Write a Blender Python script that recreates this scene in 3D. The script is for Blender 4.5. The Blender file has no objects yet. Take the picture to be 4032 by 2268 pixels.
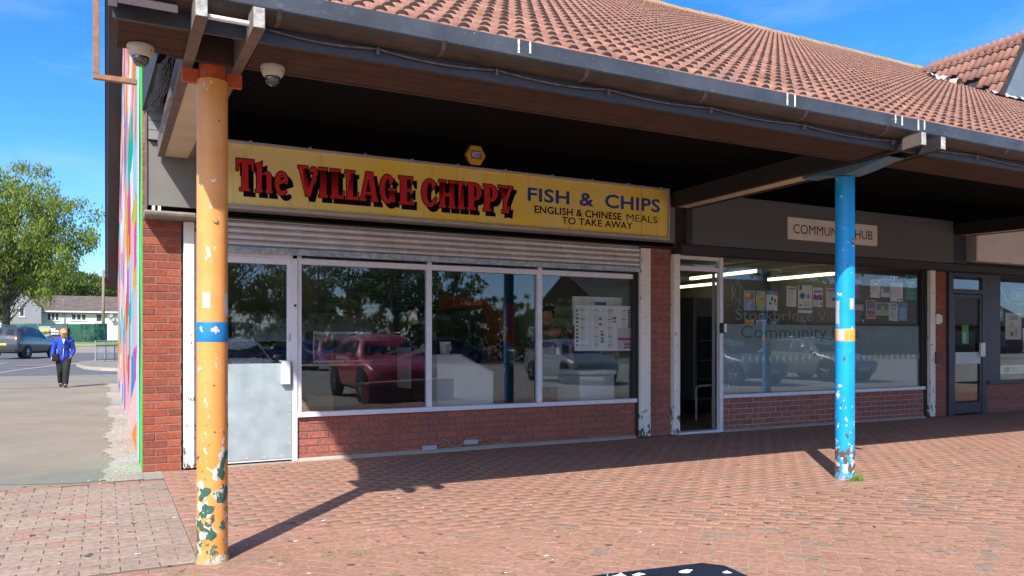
import bpy, bmesh, math, random
import numpy as np
from mathutils import Vector, Matrix
random.seed(7)
S = bpy.context.scene
COL = S.collection
rad = math.radians
# ------------------------------------------------------------------ camera
cam_d = bpy.data.cameras.new('camera'); cam = bpy.data.objects.new('camera', cam_d); COL.objects.link(cam)
CAM = Vector((-.309, -8.242, 1.261)); YAW = rad(27.45)
cam.location = CAM; cam.rotation_euler = (rad(90), 0, -YAW)
cam_d.sensor_width = 36; cam_d.lens = 27.5; cam_d.shift_y = 206/4032; cam_d.clip_start = .05; cam_d.clip_end = 3000
S.camera = cam
# ------------------------------------------------------------------ world + sun
SUN_DIR = Vector((-.8275, -1, 1.25)).normalized()      # towards the sun
EL = math.asin(SUN_DIR.z); AZ = math.atan2(SUN_DIR.x, SUN_DIR.y)
W = bpy.data.worlds.new('World'); S.world = W; W.use_nodes = True
nt = W.node_tree; nt.nodes.clear()
wo = nt.nodes.new('ShaderNodeOutputWorld'); bg = nt.nodes.new('ShaderNodeBackground'); sky = nt.nodes.new('ShaderNodeTexSky')
sky.sky_type = 'NISHITA'; sky.sun_disc = False; sky.sun_elevation = EL; sky.sun_rotation = AZ % (2*math.pi)
sky.air_density = .62; sky.dust_density = 1.0; sky.ozone_density = 3.0; sky.altitude = 0
hs = nt.nodes.new('ShaderNodeHueSaturation'); hs.inputs['Saturation'].default_value = 1.32
# faint high cirrus: a thin wind-drawn veil over the blue
tc = nt.nodes.new('ShaderNodeTexCoord'); mp = nt.nodes.new('ShaderNodeMapping')
mp.inputs['Rotation'].default_value = (0, rad(38), rad(20)); mp.inputs['Scale'].default_value = (1.1, 1.1, 4.5)
nz = nt.nodes.new('ShaderNodeTexNoise'); nz.inputs['Scale'].default_value = 2.3; nz.inputs['Detail'].default_value = 9; nz.inputs['Roughness'].default_value = .62
cr = nt.nodes.new('ShaderNodeValToRGB'); cr.color_ramp.elements[0].position = .44; cr.color_ramp.elements[1].position = .82
cr.color_ramp.elements[1].color = (.42, .42, .42, 1)
mx = nt.nodes.new('ShaderNodeMix'); mx.data_type = 'RGBA'; mx.inputs['B'].default_value = (2.3, 2.9, 3.9, 1)
L = nt.links.new
L(sky.outputs[0], hs.inputs['Color']); L(tc.outputs['Generated'], mp.inputs[0]); L(mp.outputs[0], nz.inputs['Vector'])
L(nz.outputs['Fac'], cr.inputs[0]); L(cr.outputs[0], mx.inputs['Factor']); L(hs.outputs[0], mx.inputs['A'])
L(mx.outputs['Result'], bg.inputs[0]); L(bg.outputs[0], wo.inputs[0])
bg.inputs[1].default_value = .135
sd = bpy.data.lights.new('sun', 'SUN'); sd.energy = 3.05; sd.angle = rad(.53); sd.color = (1, .955, .88)
so = bpy.data.objects.new('sun', sd); COL.objects.link(so); so.rotation_euler = (-SUN_DIR).to_track_quat('-Z', 'Y').to_euler()
so.location = (-20, -25, 30)
S.view_settings.view_transform = 'Standard'; S.view_settings.look = 'None'; S.view_settings.exposure = 1.3; S.view_settings.gamma = 1
S.view_settings.use_curve_mapping = False
S.render.engine = 'CYCLES'
S.cycles.use_denoising = True
S.cycles.max_bounces = 8; S.cycles.transparent_max_bounces = 16; S.cycles.caustics_reflective = False; S.cycles.caustics_refractive = False
# ------------------------------------------------------------------ helpers
FPX = 3080.
def at(px, py, Z):
    """point at depth Z in front of the camera seen at photo pixel px,py"""
    a = (px-2016)/FPX*Z; b = (1340-py)/FPX*Z
    return Vector((CAM.x+math.sin(YAW)*Z+math.cos(YAW)*a, CAM.y+math.cos(YAW)*Z-math.sin(YAW)*a, CAM.z+b))
WL = {}                                  # world location of unrotated parents
def link(o, parent=None, loc=None):
    COL.objects.link(o)
    if parent is not None:
        o.parent = parent
        pw = WL.get(parent.name)
        if pw is not None and loc is None: o.matrix_parent_inverse = Matrix.Translation(-pw)
    if loc is not None: o.location = loc
    return o
def tag(o, label=None, cat=None, group=None, kind=None):
    if label: o['label'] = label
    if cat: o['category'] = cat
    if group: o['group'] = group
    if kind: o['kind'] = kind
    return o
def thing(name, label, cat, loc=(0,0,0), group=None, rz=0, world_parts=True):
    o = bpy.data.objects.new(name, None); o.empty_display_size = .2
    COL.objects.link(o); o.location = loc; o.rotation_euler = (0,0,rz)
    if world_parts: WL[o.name] = Vector(loc)
    return tag(o, label, cat, group)
class MB:
    def __init__(s): s.v=[]; s.f=[]; s.m=[]; s.mi=0
    def add(s, vs, fs):
        n=len(s.v); s.v += [tuple(v) for v in vs]; s.f += [tuple(i+n for i in f) for f in fs]; s.m += [s.mi]*len(fs); return s
    def box(s,x0,x1,y0,y1,z0,z1):
        return s.add([(x0,y0,z0),(x1,y0,z0),(x1,y1,z0),(x0,y1,z0),(x0,y0,z1),(x1,y0,z1),(x1,y1,z1),(x0,y1,z1)],
              [(0,3,2,1),(4,5,6,7),(0,1,5,4),(1,2,6,5),(2,3,7,6),(3,0,4,7)])
    def cbox(s,x0,x1,y0,y1,z0,z1,c=.004):
        """box with chamfered edges"""
        X=[x0,x1];Y=[y0,y1];Z=[z0,z1];vs=[];idx={}
        for i in (0,1):
            for j in (0,1):
                for k in (0,1):
                    sx=1-2*i; sy=1-2*j; sz=1-2*k
                    for a,(p,q,r) in enumerate(((0,1,1),(1,0,1),(1,1,0))):
                        idx[i,j,k,a]=len(vs); vs.append((X[i]+sx*c*p, Y[j]+sy*c*q, Z[k]+sz*c*r))
        F=[]
        for a,ax in ((0,0),(1,1),(2,2)):
            for e in (0,1):
                o=[t for t in (0,1,2) if t!=ax]; q=[]
                for u,w in ((0,0),(1,0),(1,1),(0,1)):
                    t=[0,0,0]; t[ax]=e; t[o[0]]=u; t[o[1]]=w; q.append(idx[t[0],t[1],t[2],a])
                F.append(q)
        for ax in (0,1,2):
            o=[t for t in (0,1,2) if t!=ax]
            for u in (0,1):
                for w in (0,1):
                    A=[0,0,0]; A[o[0]]=u; A[o[1]]=w; B=list(A); B[ax]=1
                    F.append([idx[A[0],A[1],A[2],o[0]],idx[B[0],B[1],B[2],o[0]],idx[B[0],B[1],B[2],o[1]],idx[A[0],A[1],A[2],o[1]]])
        for i in (0,1):
            for j in (0,1):
                for k in (0,1): F.append([idx[i,j,k,0],idx[i,j,k,1],idx[i,j,k,2]])
        return s.add(vs,F)
    def prism(s, poly, axis, a, b):
        """poly of 2D points extruded along axis from a to b; axis x: (y,z), y: (x,z), z: (x,y)"""
        n=len(poly)
        def P(p,t): return (t,p[0],p[1]) if axis=='x' else (p[0],t,p[1]) if axis=='y' else (p[0],p[1],t)
        return s.add([P(p,a) for p in poly]+[P(p,b) for p in poly],
              [tuple(range(n))[::-1], tuple(range(n,2*n))]+[(i,(i+1)%n,(i+1)%n+n,i+n) for i in range(n)])
    def tube(s, p0, p1, r0, r1=None, n=12, cap=True):
        r1 = r0 if r1 is None else r1
        p0=Vector(p0); p1=Vector(p1); d=(p1-p0).normalized(); u=d.orthogonal().normalized(); w=d.cross(u)
        vs=[p0+(u*math.cos(t)+w*math.sin(t))*r0 for t in [2*math.pi*i/n for i in range(n)]]+[p1+(u*math.cos(t)+w*math.sin(t))*r1 for t in [2*math.pi*i/n for i in range(n)]]
        fs=[(i,(i+1)%n,(i+1)%n+n,i+n) for i in range(n)]
        if cap: fs += [tuple(range(n))[::-1], tuple(range(n,2*n))]
        return s.add(vs,fs)
    def path(s, pts, r, n=6):
        for a,b in zip(pts[:-1],pts[1:]): s.tube(a,b,r,r,n)
        return s
    def lathe(s, prof, c=(0,0,0), n=24, axis='z'):
        vs=[];fs=[]
        for r,h in prof:
            for i in range(n):
                t=2*math.pi*i/n; a,b=r*math.cos(t),r*math.sin(t)
                vs.append((c[0]+a,c[1]+b,c[2]+h) if axis=='z' else (c[0]+a,c[1]+h,c[2]+b) if axis=='y' else (c[0]+h,c[1]+a,c[2]+b))
        for k in range(len(prof)-1):
            for i in range(n): fs.append((k*n+i,k*n+(i+1)%n,(k+1)*n+(i+1)%n,(k+1)*n+i))
        return s.add(vs,fs)
    def capsule(s, p0, p1, r0, r1, n=12, rings=4):
        p0=Vector(p0); p1=Vector(p1); d=(p1-p0)
        d = d.normalized() if d.length>1e-6 else Vector((0,0,1))
        u=d.orthogonal().normalized(); w=d.cross(u); R=[]
        for k in range(rings+1):
            a=-math.pi/2+math.pi/2*k/rings; R.append((p0+d*r0*math.sin(a), max(r0*math.cos(a),1e-4)))
        for k in range(rings+1):
            a=math.pi/2*k/rings; R.append((p1+d*r1*math.sin(a), max(r1*math.cos(a),1e-4)))
        vs=[]
        for c,r in R:
            for i in range(n):
                t=2*math.pi*i/n; vs.append(c+(u*math.cos(t)+w*math.sin(t))*r)
        fs=[(k*n+i,k*n+(i+1)%n,(k+1)*n+(i+1)%n,(k+1)*n+i) for k in range(len(R)-1) for i in range(n)]
        fs += [tuple(range(n))[::-1], tuple(range((len(R)-1)*n,len(R)*n))]
        return s.add(vs,fs)
    def ellipsoid(s, c, r, n=16, rings=10, rot=None):
        vs=[];fs=[]
        for k in range(rings+1):
            a=-math.pi/2+math.pi*k/rings
            for i in range(n):
                t=2*math.pi*i/n; p=Vector((r[0]*max(math.cos(a),1e-3)*math.cos(t), r[1]*max(math.cos(a),1e-3)*math.sin(t), r[2]*math.sin(a)))
                if rot: p=rot@p
                vs.append(Vector(c)+p)
        fs=[(k*n+i,k*n+(i+1)%n,(k+1)*n+(i+1)%n,(k+1)*n+i) for k in range(rings) for i in range(n)]
        fs += [tuple(range(n))[::-1], tuple(range(rings*n,(rings+1)*n))]
        return s.add(vs,fs)
    def mesh(s, name, mats, smooth=False):
        me=bpy.data.meshes.new(name); me.from_pydata(s.v,[],s.f)
        for m in (mats if isinstance(mats,(list,tuple)) else [mats]): me.materials.append(m)
        if any(s.m): me.polygons.foreach_set('material_index', s.m)
        bm=bmesh.new(); bm.from_mesh(me); bmesh.ops.recalc_face_normals(bm, faces=bm.faces); bm.to_mesh(me); bm.free()
        if smooth: me.polygons.foreach_set('use_smooth',[True]*len(me.polygons))
        me.update(); return me
    def build(s, name, mats, parent=None, smooth=False, loc=None):
        return link(bpy.data.objects.new(name, s.mesh(name, mats, smooth)), parent, loc)
def bake(mb, name, mat, parent=None, voxel=.012, it=4, loc=None, fac=.5):
    """union of overlapping volumes as one continuous skin"""
    me=mb.mesh('tmp',mat); o=bpy.data.objects.new('tmp',me); COL.objects.link(o)
    r=o.modifiers.new('r','REMESH'); r.mode='VOXEL'; r.voxel_size=voxel; r.use_smooth_shade=True
    k=o.modifiers.new('s','SMOOTH'); k.iterations=it; k.factor=fac
    dg=bpy.context.evaluated_depsgraph_get(); dg.update()
    nm=bpy.data.meshes.new_from_object(o.evaluated_get(dg)); nm.name=name
    bpy.data.objects.remove(o); bpy.data.meshes.remove(me)
    if not nm.materials: nm.materials.append(mat)
    return link(bpy.data.objects.new(name,nm),parent,loc)
def curve_mesh(cu):
    o=bpy.data.objects.new('tmp',cu); COL.objects.link(o)
    dg=bpy.context.evaluated_depsgraph_get(); dg.update()
    me=bpy.data.meshes.new_from_object(o.evaluated_get(dg)); bpy.data.objects.remove(o); bpy.data.curves.remove(cu); return me
def text(s, x0, x1, z0, z1, y, mat, name, parent, bold=0., depth=.001, shear=0., plane='y', keep=False):
    """flat lettering fitted into the box x0..x1, z0..z1 on the plane y (facing -y)"""
    cu=bpy.data.curves.new('t','FONT'); cu.body=s; cu.size=1; cu.offset=bold; cu.shear=shear; cu.resolution_u=3; cu.extrude=0
    cu.space_character=1+bold*1.5
    me=curve_mesh(cu); me.name=name
    n=len(me.vertices); co=np.zeros(n*3); me.vertices.foreach_get('co',co); co=co.reshape(-1,3)
    mn=co.min(0); mxx=co.max(0); sc=(x1-x0)/max(mxx[0]-mn[0],1e-6); sz=(z1-z0)/max(mxx[1]-mn[1],1e-6)
    out=np.zeros_like(co); out[:,0]=x0+(co[:,0]-mn[0])*sc; out[:,2]=z0+(co[:,1]-mn[1])*sz; out[:,1]=y
    me.vertices.foreach_set('co',out.ravel()); me.materials.clear(); me.materials.append(mat); me.update()
    return link(bpy.data.objects.new(name,me),parent)
def fast_mesh(name, V, F, mats, midx=None, smooth=False):
    """V (n,3), F (m,4) quads"""
    me=bpy.data.meshes.new(name); V=np.asarray(V,dtype=np.float32); F=np.asarray(F,dtype=np.int32); k=F.shape[1]
    me.vertices.add(len(V)); me.vertices.foreach_set('co',V.ravel())
    me.loops.add(F.size); me.loops.foreach_set('vertex_index',F.ravel())
    me.polygons.add(len(F)); me.polygons.foreach_set('loop_start',np.arange(0,F.size,k,dtype=np.int32)); me.polygons.foreach_set('loop_total',np.full(len(F),k,dtype=np.int32))
    for m in (mats if isinstance(mats,(list,tuple)) else [mats]): me.materials.append(m)
    if midx is not None: me.polygons.foreach_set('material_index',np.asarray(midx,dtype=np.int32))
    if smooth: me.polygons.foreach_set('use_smooth',np.ones(len(F),dtype=bool))
    me.update(calc_edges=True); me.validate(); return me
# ------------------------------------------------------------------ materials
def lerpc(a,b,t): return tuple(a[i]*(1-t)+b[i]*t for i in range(3))
class N:
    """small node-graph helper"""
    def __init__(s, name):
        s.mat=bpy.data.materials.new(name); s.mat.use_nodes=True; s.t=s.mat.node_tree; s.n=s.t.nodes
        s.b=s.n['Principled BSDF']; s.out=s.n['Material Output']
    def new(s,k,**kw):
        n=s.n.new('ShaderNode'+k)
        for a,b in kw.items():
            if a.startswith('i_'): n.inputs[a[2:].replace('_',' ')].default_value=b
            else: setattr(n,a,b)
        return n
    def L(s,a,b): s.t.links.new(a,b)
    def coords(s, kind='Object', scale=(1,1,1), rot=(0,0,0), loc=(0,0,0)):
        if kind=='World':
            g=s.new('NewGeometry'); src=g.outputs['Position']
        else: src=s.new('TexCoord').outputs[kind]
        m=s.new('Mapping'); m.inputs['Scale'].default_value=scale; m.inputs['Rotation'].default_value=rot; m.inputs['Location'].default_value=loc
        s.L(src,m.inputs[0]); return m.outputs[0]
    def noise(s, vec, scale, detail=4, rough=.55):
        n=s.new('TexNoise'); n.inputs['Scale'].default_value=scale; n.inputs['Detail'].default_value=detail; n.inputs['Roughness'].default_value=rough
        if vec is not None: s.L(vec,n.inputs['Vector'])
        return n.outputs['Fac']
    def ramp(s, fac, stops, const=False):
        r=s.new('ValToRGB'); e=r.color_ramp.elements
        while len(e)<len(stops): e.new(.5)
        for i,(p,c) in enumerate(stops):
            e[i].position=p; c=(c,c,c) if not hasattr(c,'__len__') else c; e[i].color=(*c[:3],1)
        if const: r.color_ramp.interpolation='CONSTANT'
        s.L(fac,r.inputs[0]); return r.outputs[0]
    def mix(s, fac, a, b, mode='MIX'):
        m=s.new('Mix'); m.data_type='RGBA'; m.blend_type=mode
        for sock,v in (('Factor',fac),('A',a),('B',b)):
            i=m.inputs[sock]
            if hasattr(v,'is_linked'): s.L(v,i)
            elif sock=='Factor': i.default_value=v
            else: i.default_value=(*v[:3],1)
        return m.outputs['Result']
    def math(s, op, a, b=None, c=None):
        m=s.new('Math'); m.operation=op
        for k,v in enumerate((a,b,c)):
            if v is None: continue
            if hasattr(v,'is_linked'): s.L(v,m.inputs[k])
            else: m.inputs[k].default_value=v
        return m.outputs[0]
    def sep(s, vec):
        m=s.new('SeparateXYZ'); s.L(vec,m.inputs[0]); return m.outputs
    def bump(s, h, strength=.3, dist=.01):
        b=s.new('Bump'); b.inputs['Strength'].default_value=strength; b.inputs['Distance'].default_value=dist
        s.L(h,b.inputs['Height']); s.L(b.outputs[0],s.b.inputs['Normal'])
    def rnd(s):
        """a random value per piece, both for separate objects and for islands of a joined mesh"""
        g=s.new('NewGeometry'); o=s.new('ObjectInfo')
        return s.math('FRACT', s.math('ADD', g.outputs['Random Per Island'], o.outputs['Random']))
    def set(s, **kw):
        for k,v in kw.items():
            i=s.b.inputs[{'col':'Base Color','rough':'Roughness','metal':'Metallic','spec':'Specular IOR Level','alpha':'Alpha','trans':'Transmission Weight','emit':'Emission Color','estr':'Emission Strength','coat':'Coat Weight'}[k]]
            if hasattr(v,'is_linked'): s.L(v,i)
            elif i.type=='RGBA': i.default_value=(*v[:3],1)
            else: i.default_value=v
        return s
MATS={}
def plain(name, col, rough=.6, var=.12, scale=9, bump=.12, metal=0, spec=.4, dirt=None, coords='Object'):
    """base colour broken up by two scales of noise, with optional dirt colour"""
    if name in MATS: return MATS[name]
    n=N(name); v=n.coords(coords)
    a=n.noise(v,scale,5); b=n.noise(v,scale*.22,3)
    dk=tuple(c*(1-var*1.6) for c in col); lt=tuple(min(1,c*(1+var)) for c in col)
    c=n.mix(n.ramp(a,[(.25,0),(.75,1)]),dk,lt)
    c=n.mix(n.ramp(b,[(.35,0),(.8,.5 if dirt else .25)]),c,dirt or tuple(x*.75 for x in col))
    n.set(col=c,rough=rough,metal=metal,spec=spec)
    if var>0: n.L(n.ramp(a,[(.2,max(0,rough-.12)),(.8,min(1,rough+.12))]),n.b.inputs['Roughness'])
    if bump: n.bump(n.noise(v,scale*6,4),bump,.004)
    MATS[name]=n.mat; return n.mat
def emit(name,col,st):
    n=N(name); n.set(col=col,emit=col,estr=st,rough=.5); MATS[name]=n.mat; return n.mat
# ------------------------------------------------------------------ surface materials
def m_pieces(name, cols, grime, scale=30, rough=.85, bump=.5, gr=(.42,.75), spec=.25, odd=None, blotch=1.2, bd=.003, pale=.12):
    """fired or cast pieces: one tone per piece, mottled, with patches of grime running over many pieces"""
    n=N(name); r=n.rnd(); w=n.coords('World'); o=n.coords('World')
    st=[(i/(len(cols)),c) for i,c in enumerate(cols)]
    c=n.ramp(r,st)
    if odd: c=n.mix(n.math('GREATER_THAN',r,odd[0]),c,odd[1])
    f=n.noise(o,scale,6,.6)
    c=n.mix(n.ramp(f,[(.3,0),(.7,1)]),n.mix(.28,c,(0,0,0)),n.mix(pale,c,(1,.9,.8)))
    g=n.noise(w,blotch,6,.6)
    c=n.mix(n.ramp(g,[(gr[0],0),(gr[1],.75)]),c,grime)
    n.set(col=c,rough=rough,spec=spec)
    n.bump(n.noise(o,scale*3.5,5,.65),bump,bd)
    return n.mat
M_brick=m_pieces('brick_red',[(.28,.062,.032),(.35,.082,.042),(.24,.056,.032),(.38,.098,.053),(.31,.068,.035),(.22,.057,.036)],(.22,.06,.038),scale=34,gr=(.5,.85),pale=.03)
M_brick_dull=m_pieces('brick_maroon',[(.30,.078,.056),(.34,.088,.062),(.27,.07,.05),(.37,.105,.075)],(.22,.068,.052),scale=34,gr=(.5,.85))
M_brick_dark=m_pieces('brick_dusky',[(.38,.085,.05),(.33,.075,.045),(.43,.10,.058),(.35,.08,.047),(.29,.075,.048)],(.23,.065,.046),scale=34,gr=(.45,.85))
M_mortar=plain('mortar',(.20,.135,.115),.95,.2,40,.5)
M_mortar_lt=plain('mortar_pale',(.27,.165,.135),.95,.2,40,.5)
M_paver=m_pieces('paver_red',[(.335,.158,.100),(.37,.172,.110),(.31,.145,.092),(.355,.175,.117),(.325,.148,.090),(.38,.185,.122),(.345,.166,.110)],(.25,.145,.10),scale=26,rough=.9,odd=(.94,(.26,.165,.12)),gr=(.40,.78),blotch=1.1,pale=.09,bump=.2)
M_paver2=m_pieces('paver_buff',[(.29,.205,.155),(.32,.225,.172),(.265,.19,.148),(.305,.195,.145),(.335,.24,.188)],(.22,.17,.133),scale=26,rough=.92,odd=(.95,(.33,.165,.115)),blotch=.9)
def m_joint(name, sand, moss, lo, hi):
    n=N(name); w=n.coords('World'); c=n.mix(n.noise(w,60,4),tuple(x*.7 for x in sand),sand)
    y=n.sep(w)[1]
    zone=n.ramp(n.math('ADD',n.math('MULTIPLY',y,-.25),n.math('MULTIPLY',n.noise(w,.8,3),.5)),[(lo,0),(hi,1)])
    mm=n.math('MULTIPLY',zone,n.ramp(n.noise(w,3.2,5),[(.42,0),(.55,1)]))
    c=n.mix(mm,c,n.mix(n.noise(w,25,3),moss,tuple(x*.6 for x in moss)))
    n.set(col=c,rough=.95); return n.mat
M_bed=m_joint('joint_sand',(.40,.265,.185),(.34,.32,.06),1.08,1.22)
M_bed2=m_joint('joint_dirt',(.16,.12,.09),(.22,.24,.05),1.12,1.3)
def m_asphalt(name, col, light, sc=140, crack=True):
    n=N(name); w=n.coords('World'); a=n.noise(w,sc,4,.7); b=n.noise(w,.7,6,.6); d=n.noise(w,5,4)
    c=n.mix(n.ramp(a,[(.35,0),(.72,1)]),col,light)
    c=n.mix(n.ramp(b,[(.35,0),(.75,.55)]),c,tuple(x*.62 for x in col))
    c=n.mix(n.ramp(d,[(.5,0),(.8,.35)]),c,light)
    n.set(col=c,rough=.93,spec=.25); n.bump(a,.7,.004); return n.mat
M_path=m_asphalt('path_asphalt',(.20,.172,.135),(.315,.275,.22))
M_road=m_asphalt('road_asphalt',(.10,.10,.105),(.16,.16,.165))
M_patch=m_asphalt('patch_asphalt',(.17,.165,.14),(.26,.25,.21))
M_conc=m_asphalt('concrete',(.36,.34,.29),(.50,.48,.42),60)
M_rubble=m_asphalt('rubble_concrete',(.27,.245,.20),(.44,.41,.35),38)
M_grass=plain('grass',(.10,.16,.03),.95,.35,4,.6)
M_grass2=plain('verge_grass',(.19,.25,.04),.95,.3,4,.6)
M_earth=plain('ground_earth',(.13,.12,.10),.95,.2,.6,.4)
M_white=plain('white_paint',(.78,.77,.73),.6,.06,8,.1)
M_roadwhite=plain('road_marking',(.74,.74,.70),.8,.12,14,.2)
M_kerb=plain('kerb_stone',(.42,.36,.30),.9,.15,12,.3)

def gz(y): return 0. if y<20 else .3*(y-20)/42
def sheet(name, pts, z, mat, kind='structure', zf=None):
    m=MB(); m.add([(x,y,(zf(y) if zf else 0)+z) for x,y in pts],[tuple(range(len(pts)))])
    o=m.build(name,mat); o['kind']=kind; return o
def strips(name, x0, x1, ys, z, mat):
    m=MB()
    for a,b in zip(ys[:-1],ys[1:]): m.add([(x0,a,gz(a)+z),(x1,a,gz(a)+z),(x1,b,gz(b)+z),(x0,b,gz(b)+z)],[(0,1,2,3)])
    o=m.build(name,mat); o['kind']='structure'; return o
sheet('ground',[(-1500,-1500),(1500,-1500),(1500,1500),(-1500,1500)],-.36,M_earth)
M_carpark=m_asphalt('car_park_pale',(.34,.30,.255),(.44,.40,.34))  # car park tone raised to bounce light onto the shaded shop front
strips('car_park',-90,120,[-60,-30,-6.72],-.2,M_carpark)
strips('footpath',-60,-.004,[-.46,8,17.7,20,23.5],0,M_path)
o=MB()
for a,b in ((17.7,20),(20,23.5)): o.add([(-.004,a,gz(a)),(60,a,gz(a)),(60,b,gz(b)),(-.004,b,gz(b))],[(0,1,2,3)])
o.build('footpath',M_path)['kind']='structure'
strips('road',-200,200,[23.5,40,62],-.012,M_road)
# kerb between paving and car park
k=MB()
for i in range(60): k.cbox(-22+i*.915,-22+i*.915+.905,-6.72,-6.6,-.3,.004,.012)
k.build('kerb',M_kerb)['kind']='structure'
# worn patches on the footpath by the corner of the gable
def blob(cx,cy,rx,ry,seed,n=40,amp=.25):
    R=random.Random(seed); ph=[R.uniform(0,6.3) for _ in range(4)]
    return [(cx+rx*(1+amp*sum(math.sin((k+2)*t+ph[k])/(k+2) for k in range(4)))*math.cos(t), cy+ry*(1+amp*sum(math.sin((k+2)*t+ph[k])/(k+2) for k in range(4)))*math.sin(t)) for t in [2*math.pi*i/n for i in range(n)]]
bp=[(min(x,-.02),max(y,-.44)) for x,y in blob(-.42,.02,.62,.42,3)]
sheet('asphalt_patch',bp,.004,M_patch)
cs=[(-.003,-.44),(-.003,17.5)]
R=random.Random(5)
for i in range(420):
    y=17.5-i*(17.94/419); cs.append((-.24-.05*math.sin(i*.061)-.03*math.sin(i*.173+1)-.02*math.sin(i*.55)-.025*R.random()-(.07 if y<2 else 0),y))
sheet('concrete_apron',[(-.003,-.455),(.164,-.455),(.164,-.003),(-.003,-.003)],.002,M_rubble)
sheet('concrete_strip',cs,.006,M_rubble)
R=random.Random(6); rb=MB()
for _ in range(420):
    y=-.4+9.4*R.random()**1.8; x=-.02-abs(R.gauss(0,.16)); s=R.uniform(.004,.018)
    rb.ellipsoid((x,y,.006),(s,s*R.uniform(.6,1),s*.5),6,4)
o=rb.build('rubble',M_rubble); tag(o,'crumbled concrete bits along the foot of the mural wall','rubble',kind='stuff')

# ------------------------------------------------------------------ pavers
def paver_mesh(name,l,w,mat,c=.004,d=.03):
    return MB().add([(-l/2,-w/2,-d),(l/2,-w/2,-d),(l/2,w/2,-d),(-l/2,w/2,-d),(-l/2,-w/2,-c),(l/2,-w/2,-c),(l/2,w/2,-c),(-l/2,w/2,-c),
        (-l/2+c,-w/2+c,0),(l/2-c,-w/2+c,0),(l/2-c,w/2-c,0),(-l/2+c,w/2-c,0)],
        [(8,9,10,11)]+[(i,(i+1)%4,(i+1)%4+4,i+4) for i in range(4)]+[(i+4,(i+1)%4+4,(i+1)%4+8,i+8) for i in range(4)]).mesh(name,mat)
def in_view(x,y):
    dx,dy=x-CAM.x,y-CAM.y; Z=dx*math.sin(YAW)+dy*math.cos(YAW); X=dx*math.cos(YAW)-dy*math.sin(YAW)
    if Z<.5: return None
    px=2016+FPX*X/Z; py=1340+FPX*CAM.z/Z
    return Z if (-60<px<4090 and py<2300) else None
def lay(parent, items, proto, mat, seed):
    """items: (x,y,rot). the largest in view become single pieces, the rest one mesh"""
    R=random.Random(seed); vis=[]; rest=[]
    for it in items:
        Z=in_view(it[0],it[1])
        (vis if Z else rest).append((Z or 0,it))
    vis.sort(key=lambda a:a[0]); single=[a[1] for a in vis[:300]]; rest=[a[1] for a in vis[300:]]+[a[1] for a in rest]
    def jit(): return (min(max(R.gauss(0,.0005),-.0007),.0009), R.gauss(0,.0016), R.gauss(0,.0016), R.gauss(0,.005))
    for x,y,r in single:
        o=bpy.data.objects.new('paver',proto); COL.objects.link(o); o.parent=parent
        dz,tx,ty,tz=jit(); o.location=(x,y,dz); o.rotation_euler=(tx,ty,r+tz)
    pv=np.array([v.co[:] for v in proto.vertices]); pf=np.array([list(p.vertices) for p in proto.polygons]); n=len(pv)
    V=[];F=[]
    for i,(x,y,r) in enumerate(rest):
        dz,tx,ty,tz=jit(); c,s=math.cos(r+tz),math.sin(r+tz)
        q=np.empty_like(pv); q[:,0]=x+pv[:,0]*c-pv[:,1]*s; q[:,1]=y+pv[:,0]*s+pv[:,1]*c; q[:,2]=pv[:,2]+dz+pv[:,0]*ty+pv[:,1]*tx
        V.append(q); F.append(pf+i*n)
    o=bpy.data.objects.new('remaining_pavers',fast_mesh('remaining_pavers',np.concatenate(V),np.concatenate(F),mat)); COL.objects.link(o); o.parent=parent; o['kind']='stuff'
XS=.165; YB=-3.56
pav=MB().box(XS,22,YB,-.002,-.2,-.0015).box(-9,22,-6.6,YB,-.2,-.0015).build('brick_paving',M_bed); pav['kind']='structure'
P1=paver_mesh('paver',.195,.095,M_paver,.002)
items=[]
row=0; y=-.06
while y>YB+.04:
    x=XS+.1+(.1 if row%2 else 0)+.0
    while x<21: items.append((x,y,0)); x+=.2
    y-=.1; row+=1
c45=math.sqrt(.5)
for a in range(-230,230):
    for b in range(-230,230):
        s=(a-b)%4
        if s==0: u,v,r=(a+1)*.1,(b+.5)*.1,0
        elif s==2: u,v,r=(a+.5)*.1,b*.1,math.pi/2
        else: continue
        x=(u-v)*c45+2; y=(u+v)*c45-5
        if -8.8<x<14 and -6.5<y<YB-.055: items.append((x,y,r+math.pi/4))
# straight course closing the herringbone
lay(pav,items,P1,M_paver,1)
R=random.Random(41); V_=[];F_=[];k=0
from mathutils import noise as mnoise
for x,y,r in items:
    if y>YB-.06 or not in_view(x,y): continue
    d=mnoise.noise(Vector((x*.9,y*.9,3.)))
    for off,ln in ((.05,.2),(-.05,.2)):
        if R.random()>.30+.7*d: continue
        l=R.uniform(.25,.5)*ln; c0=R.uniform(-.05,.05); n=7
        pts=[]
        for i in range(n):
            u=c0+(i/(n-1)-.5)*2*l*.5; w=R.uniform(.003,.0085)*(1 if 0<i<n-1 else .3)
            pts.append((u,off-w,off+w))
        for i in range(n-1):
            q=[(pts[i][0],pts[i][1]),(pts[i+1][0],pts[i+1][1]),(pts[i+1][0],pts[i+1][2]),(pts[i][0],pts[i][2])]
            V_+=[(x+a*math.cos(r)-b*math.sin(r),y+a*math.sin(r)+b*math.cos(r),.0022) for a,b in q]; F_.append((k,k+1,k+2,k+3)); k+=4
MOSS_LINES=(V_,F_)
for i in range(62):
    o=bpy.data.objects.new('paver',P1); COL.objects.link(o); o.parent=pav; o.location=(-2.2+i*.2,YB-.003,.0014); o.rotation_euler=(0,0,.004*math.sin(i*2.1))
HF=paver_mesh('paver',.0955,.0955,M_paver,.003)
for r in range(1,35,2):
    o=bpy.data.objects.new('paver',HF); COL.objects.link(o); o.parent=pav; o.location=(XS+.05,-.06-.1*r,0)
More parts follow.
